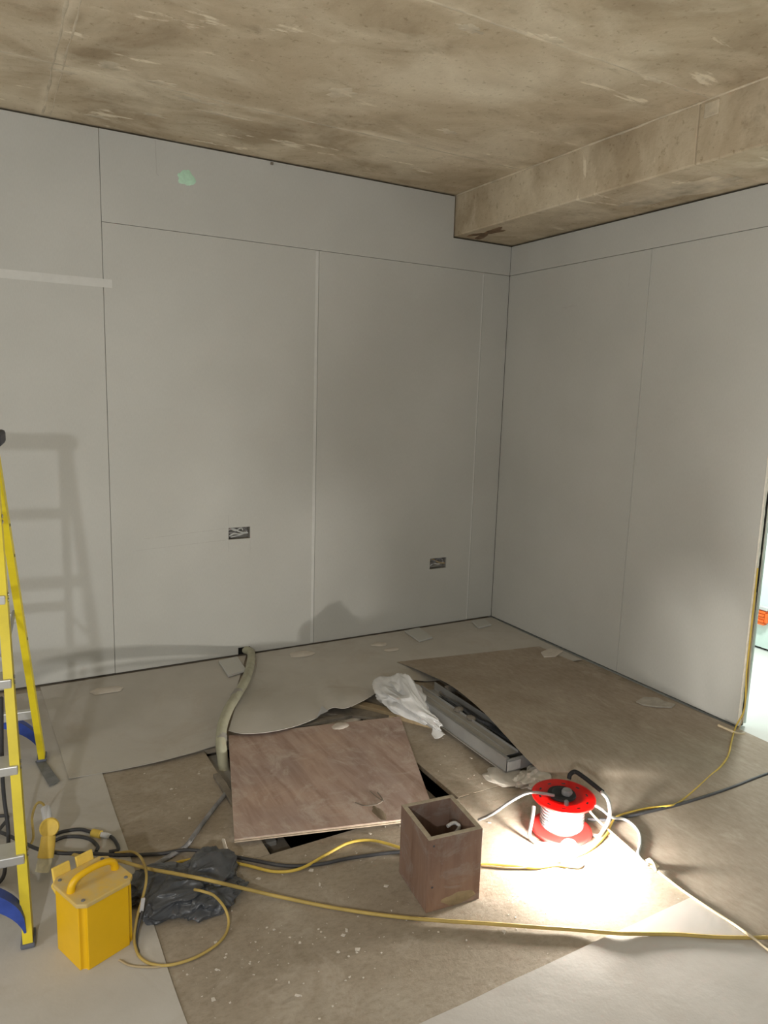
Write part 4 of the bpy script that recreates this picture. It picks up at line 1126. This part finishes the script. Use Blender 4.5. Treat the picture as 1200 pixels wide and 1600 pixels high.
for zz in (.25, .72):
    t = zz / 1.37
    a = RR0.lerp(RRt, t); b = LR0.lerp(LRt, t)
    d = (b - a); L = d.length
    Mx = Matrix.Translation(a) @ Matrix.Rotation(math.atan2(d.y, d.x), 4, 'Z')
    obj('rear_crossbar', bbox(.004, L - .004, -.014, .014, -.018, .018, .003, Mx), M['alu'], LDD)
for zz, yy in ((.62, 0), (.98, 0), (1.1, 0)):
    t = zz / 1.37
    bm = bmesh.new(); lathe(bm, [(0, 0), (.006, 0), (.005, .002), (0, .002)], Matrix.Translation(RR0.lerp(RRt, t) + Vector((.0, 0, 0))) @ Matrix.Rotation(math.radians(90), 4, 'Y'), 10); obj('rivet', bm, M['darkplastic'], r3)
# spreaders
for off in (Vector((0, 0, 0)), None):
    t = .545
    if off is not None: a, b = RF0.lerp(RFt, t) + wL * .03, RR0.lerp(RRt, t) + wL * .03
    else: a, b = LF0.lerp(LFt, t) - wL * .03, LR0.lerp(LRt, t) - wL * .03
    mid = a.lerp(b, .5) + Vector((0, 0, -.02))
    bm = bmesh.new(); tube(bm, [a, mid, b], .007, 6, 4); obj('spreader', bm, M['steel'], LDD, True)
bm = bmesh.new()
ctr = (RFt + LFt) / 2 + dF * .04; ctr.z = 1.395
Mx = Matrix.Translation(ctr) @ Matrix.Rotation(math.atan2(wL.y, wL.x), 4, 'Z')
obj('top_cap', bbox(-WT / 2 - .018, WT / 2 + .018, -.10, .10, -.005, .040, .010, Mx), M['darkplastic'], LDD)
# blue feet and curved knee braces
def foot(p, inner, rear):
    ang_ = math.atan2(dF.y, dF.x)
    Mx = Matrix.Translation((p.x, p.y, 0)) @ Matrix.Rotation(ang_, 4, 'Z')
    s = 1 if inner.dot(wL) > 0 else -1
    z0 = .012 if rear else .0065
    y0, y1 = (-.006, .032) if s > 0 else (-.032, .006)
    f = obj('foot', bbox(-.036, .036, y0, y1, z0, z0 + .013, .004, Mx), M['footgrey'], LDD)
    bm = bmesh.new()
    pts = []
    for q in range(13):
        t = q / 12
        pts.append((inner * (.016 + .20 * t ** 1.6) + Vector((0, 0, .02 + .20 * t ** .62)), .030 * (1 - .25 * t)))
    prev = None
    for c_, hw in pts:
        up_ = Vector((0, 0, .026))
        r_ = [bm.verts.new(p + c_ + dF * .020 - up_), bm.verts.new(p + c_ - dF * .020 - up_), bm.verts.new(p + c_ - dF * .020 + up_), bm.verts.new(p + c_ + dF * .020 + up_)]
        for v in r_:
            v.co.z = max(v.co.z, z0 + .012)
        if prev:
            for i in range(4): bm.faces.new((prev[i], prev[(i + 1) % 4], r_[(i + 1) % 4], r_[i]))
        else: bm.faces.new(r_)
        prev = r_
    bm.faces.new(prev[::-1])
    obj('knee_brace', bm, M['blue'], LDD)
for p, inn, rear in ((RF0, wL, 0), (LF0, -wL, 0), (RR0, wL, 1), (LR0, -wL, 1)):
    foot(p, inn, rear)

# ------------------------------------------------------------------ orange fitting in the next room
og = thing('orange_fitting', 'small orange ribbed fitting on the pale wall beyond the opening', 'fitting', (1.225, -1.29, .2))
bm = bmesh.new()
for k in range(5):
    box(bm, 1.195 - .006 * (k % 2), 1.2295, -1.315, -1.245, .172 + .019 * k, .172 + .019 * k + .015)
obj('ribs', bm, M['orange'], og)
obj('white_cap', bbox(1.20, 1.2295, -1.325, -1.245, .268, .292, .004), M['cable_white'], og)
obj('prongs', bbox(1.195, 1.2295, -1.335, -1.316, .19, .25, .003), M['orange'], og)

# ------------------------------------------------------------------ crumbs of plaster on the deck
bm = bmesh.new()
rnd = random.Random(5)
def crumb(x, y, z, s):
    a = rnd.random() * 6.28
    Mx = Matrix.Translation((x, y, z)) @ Matrix.Rotation(a, 4, 'Z')
    w, d_, h = s * (.5 + rnd.random()), s * (.4 + .8 * rnd.random()), s * .35
    q = [(-w, -d_ * .6), (w * .8, -d_), (w, d_ * .5), (-w * .3, d_)]
    prism(bm, q, 0, h, Mx)
for cx, cy, sx, sy, n in ((-2.62, -2.28, .12, .10, 46), (-2.35, -2.42, .16, .10, 40), (-2.62, -1.35, .15, .2, 20), (-1.50, -1.72, .08, .12, 12), (-2.25, -2.15, .2, .14, 20), (-1.86, -2.47, .10, .05, 26), (-2.1, -2.0, .3, .08, 20)):
    for _ in range(n):
        x, y = rnd.gauss(cx, sx), rnd.gauss(cy, sy)
        if HX0 - .01 < x < HX1 + .02 and HY0 - .02 < y < HY1: continue
        if -2.11 < x < -1.87 and -2.41 < y < -2.16: continue
        if x < -2.83 or y < -2.7: continue
        crumb(x, y, .0002, rnd.choice((.0015, .002, .003, .003, .006)))
cr = tag(obj('plaster_crumbs', bm, M['chipstuff']), 'scattered pale plaster crumbs on the brown floor', 'debris', kind='stuff')
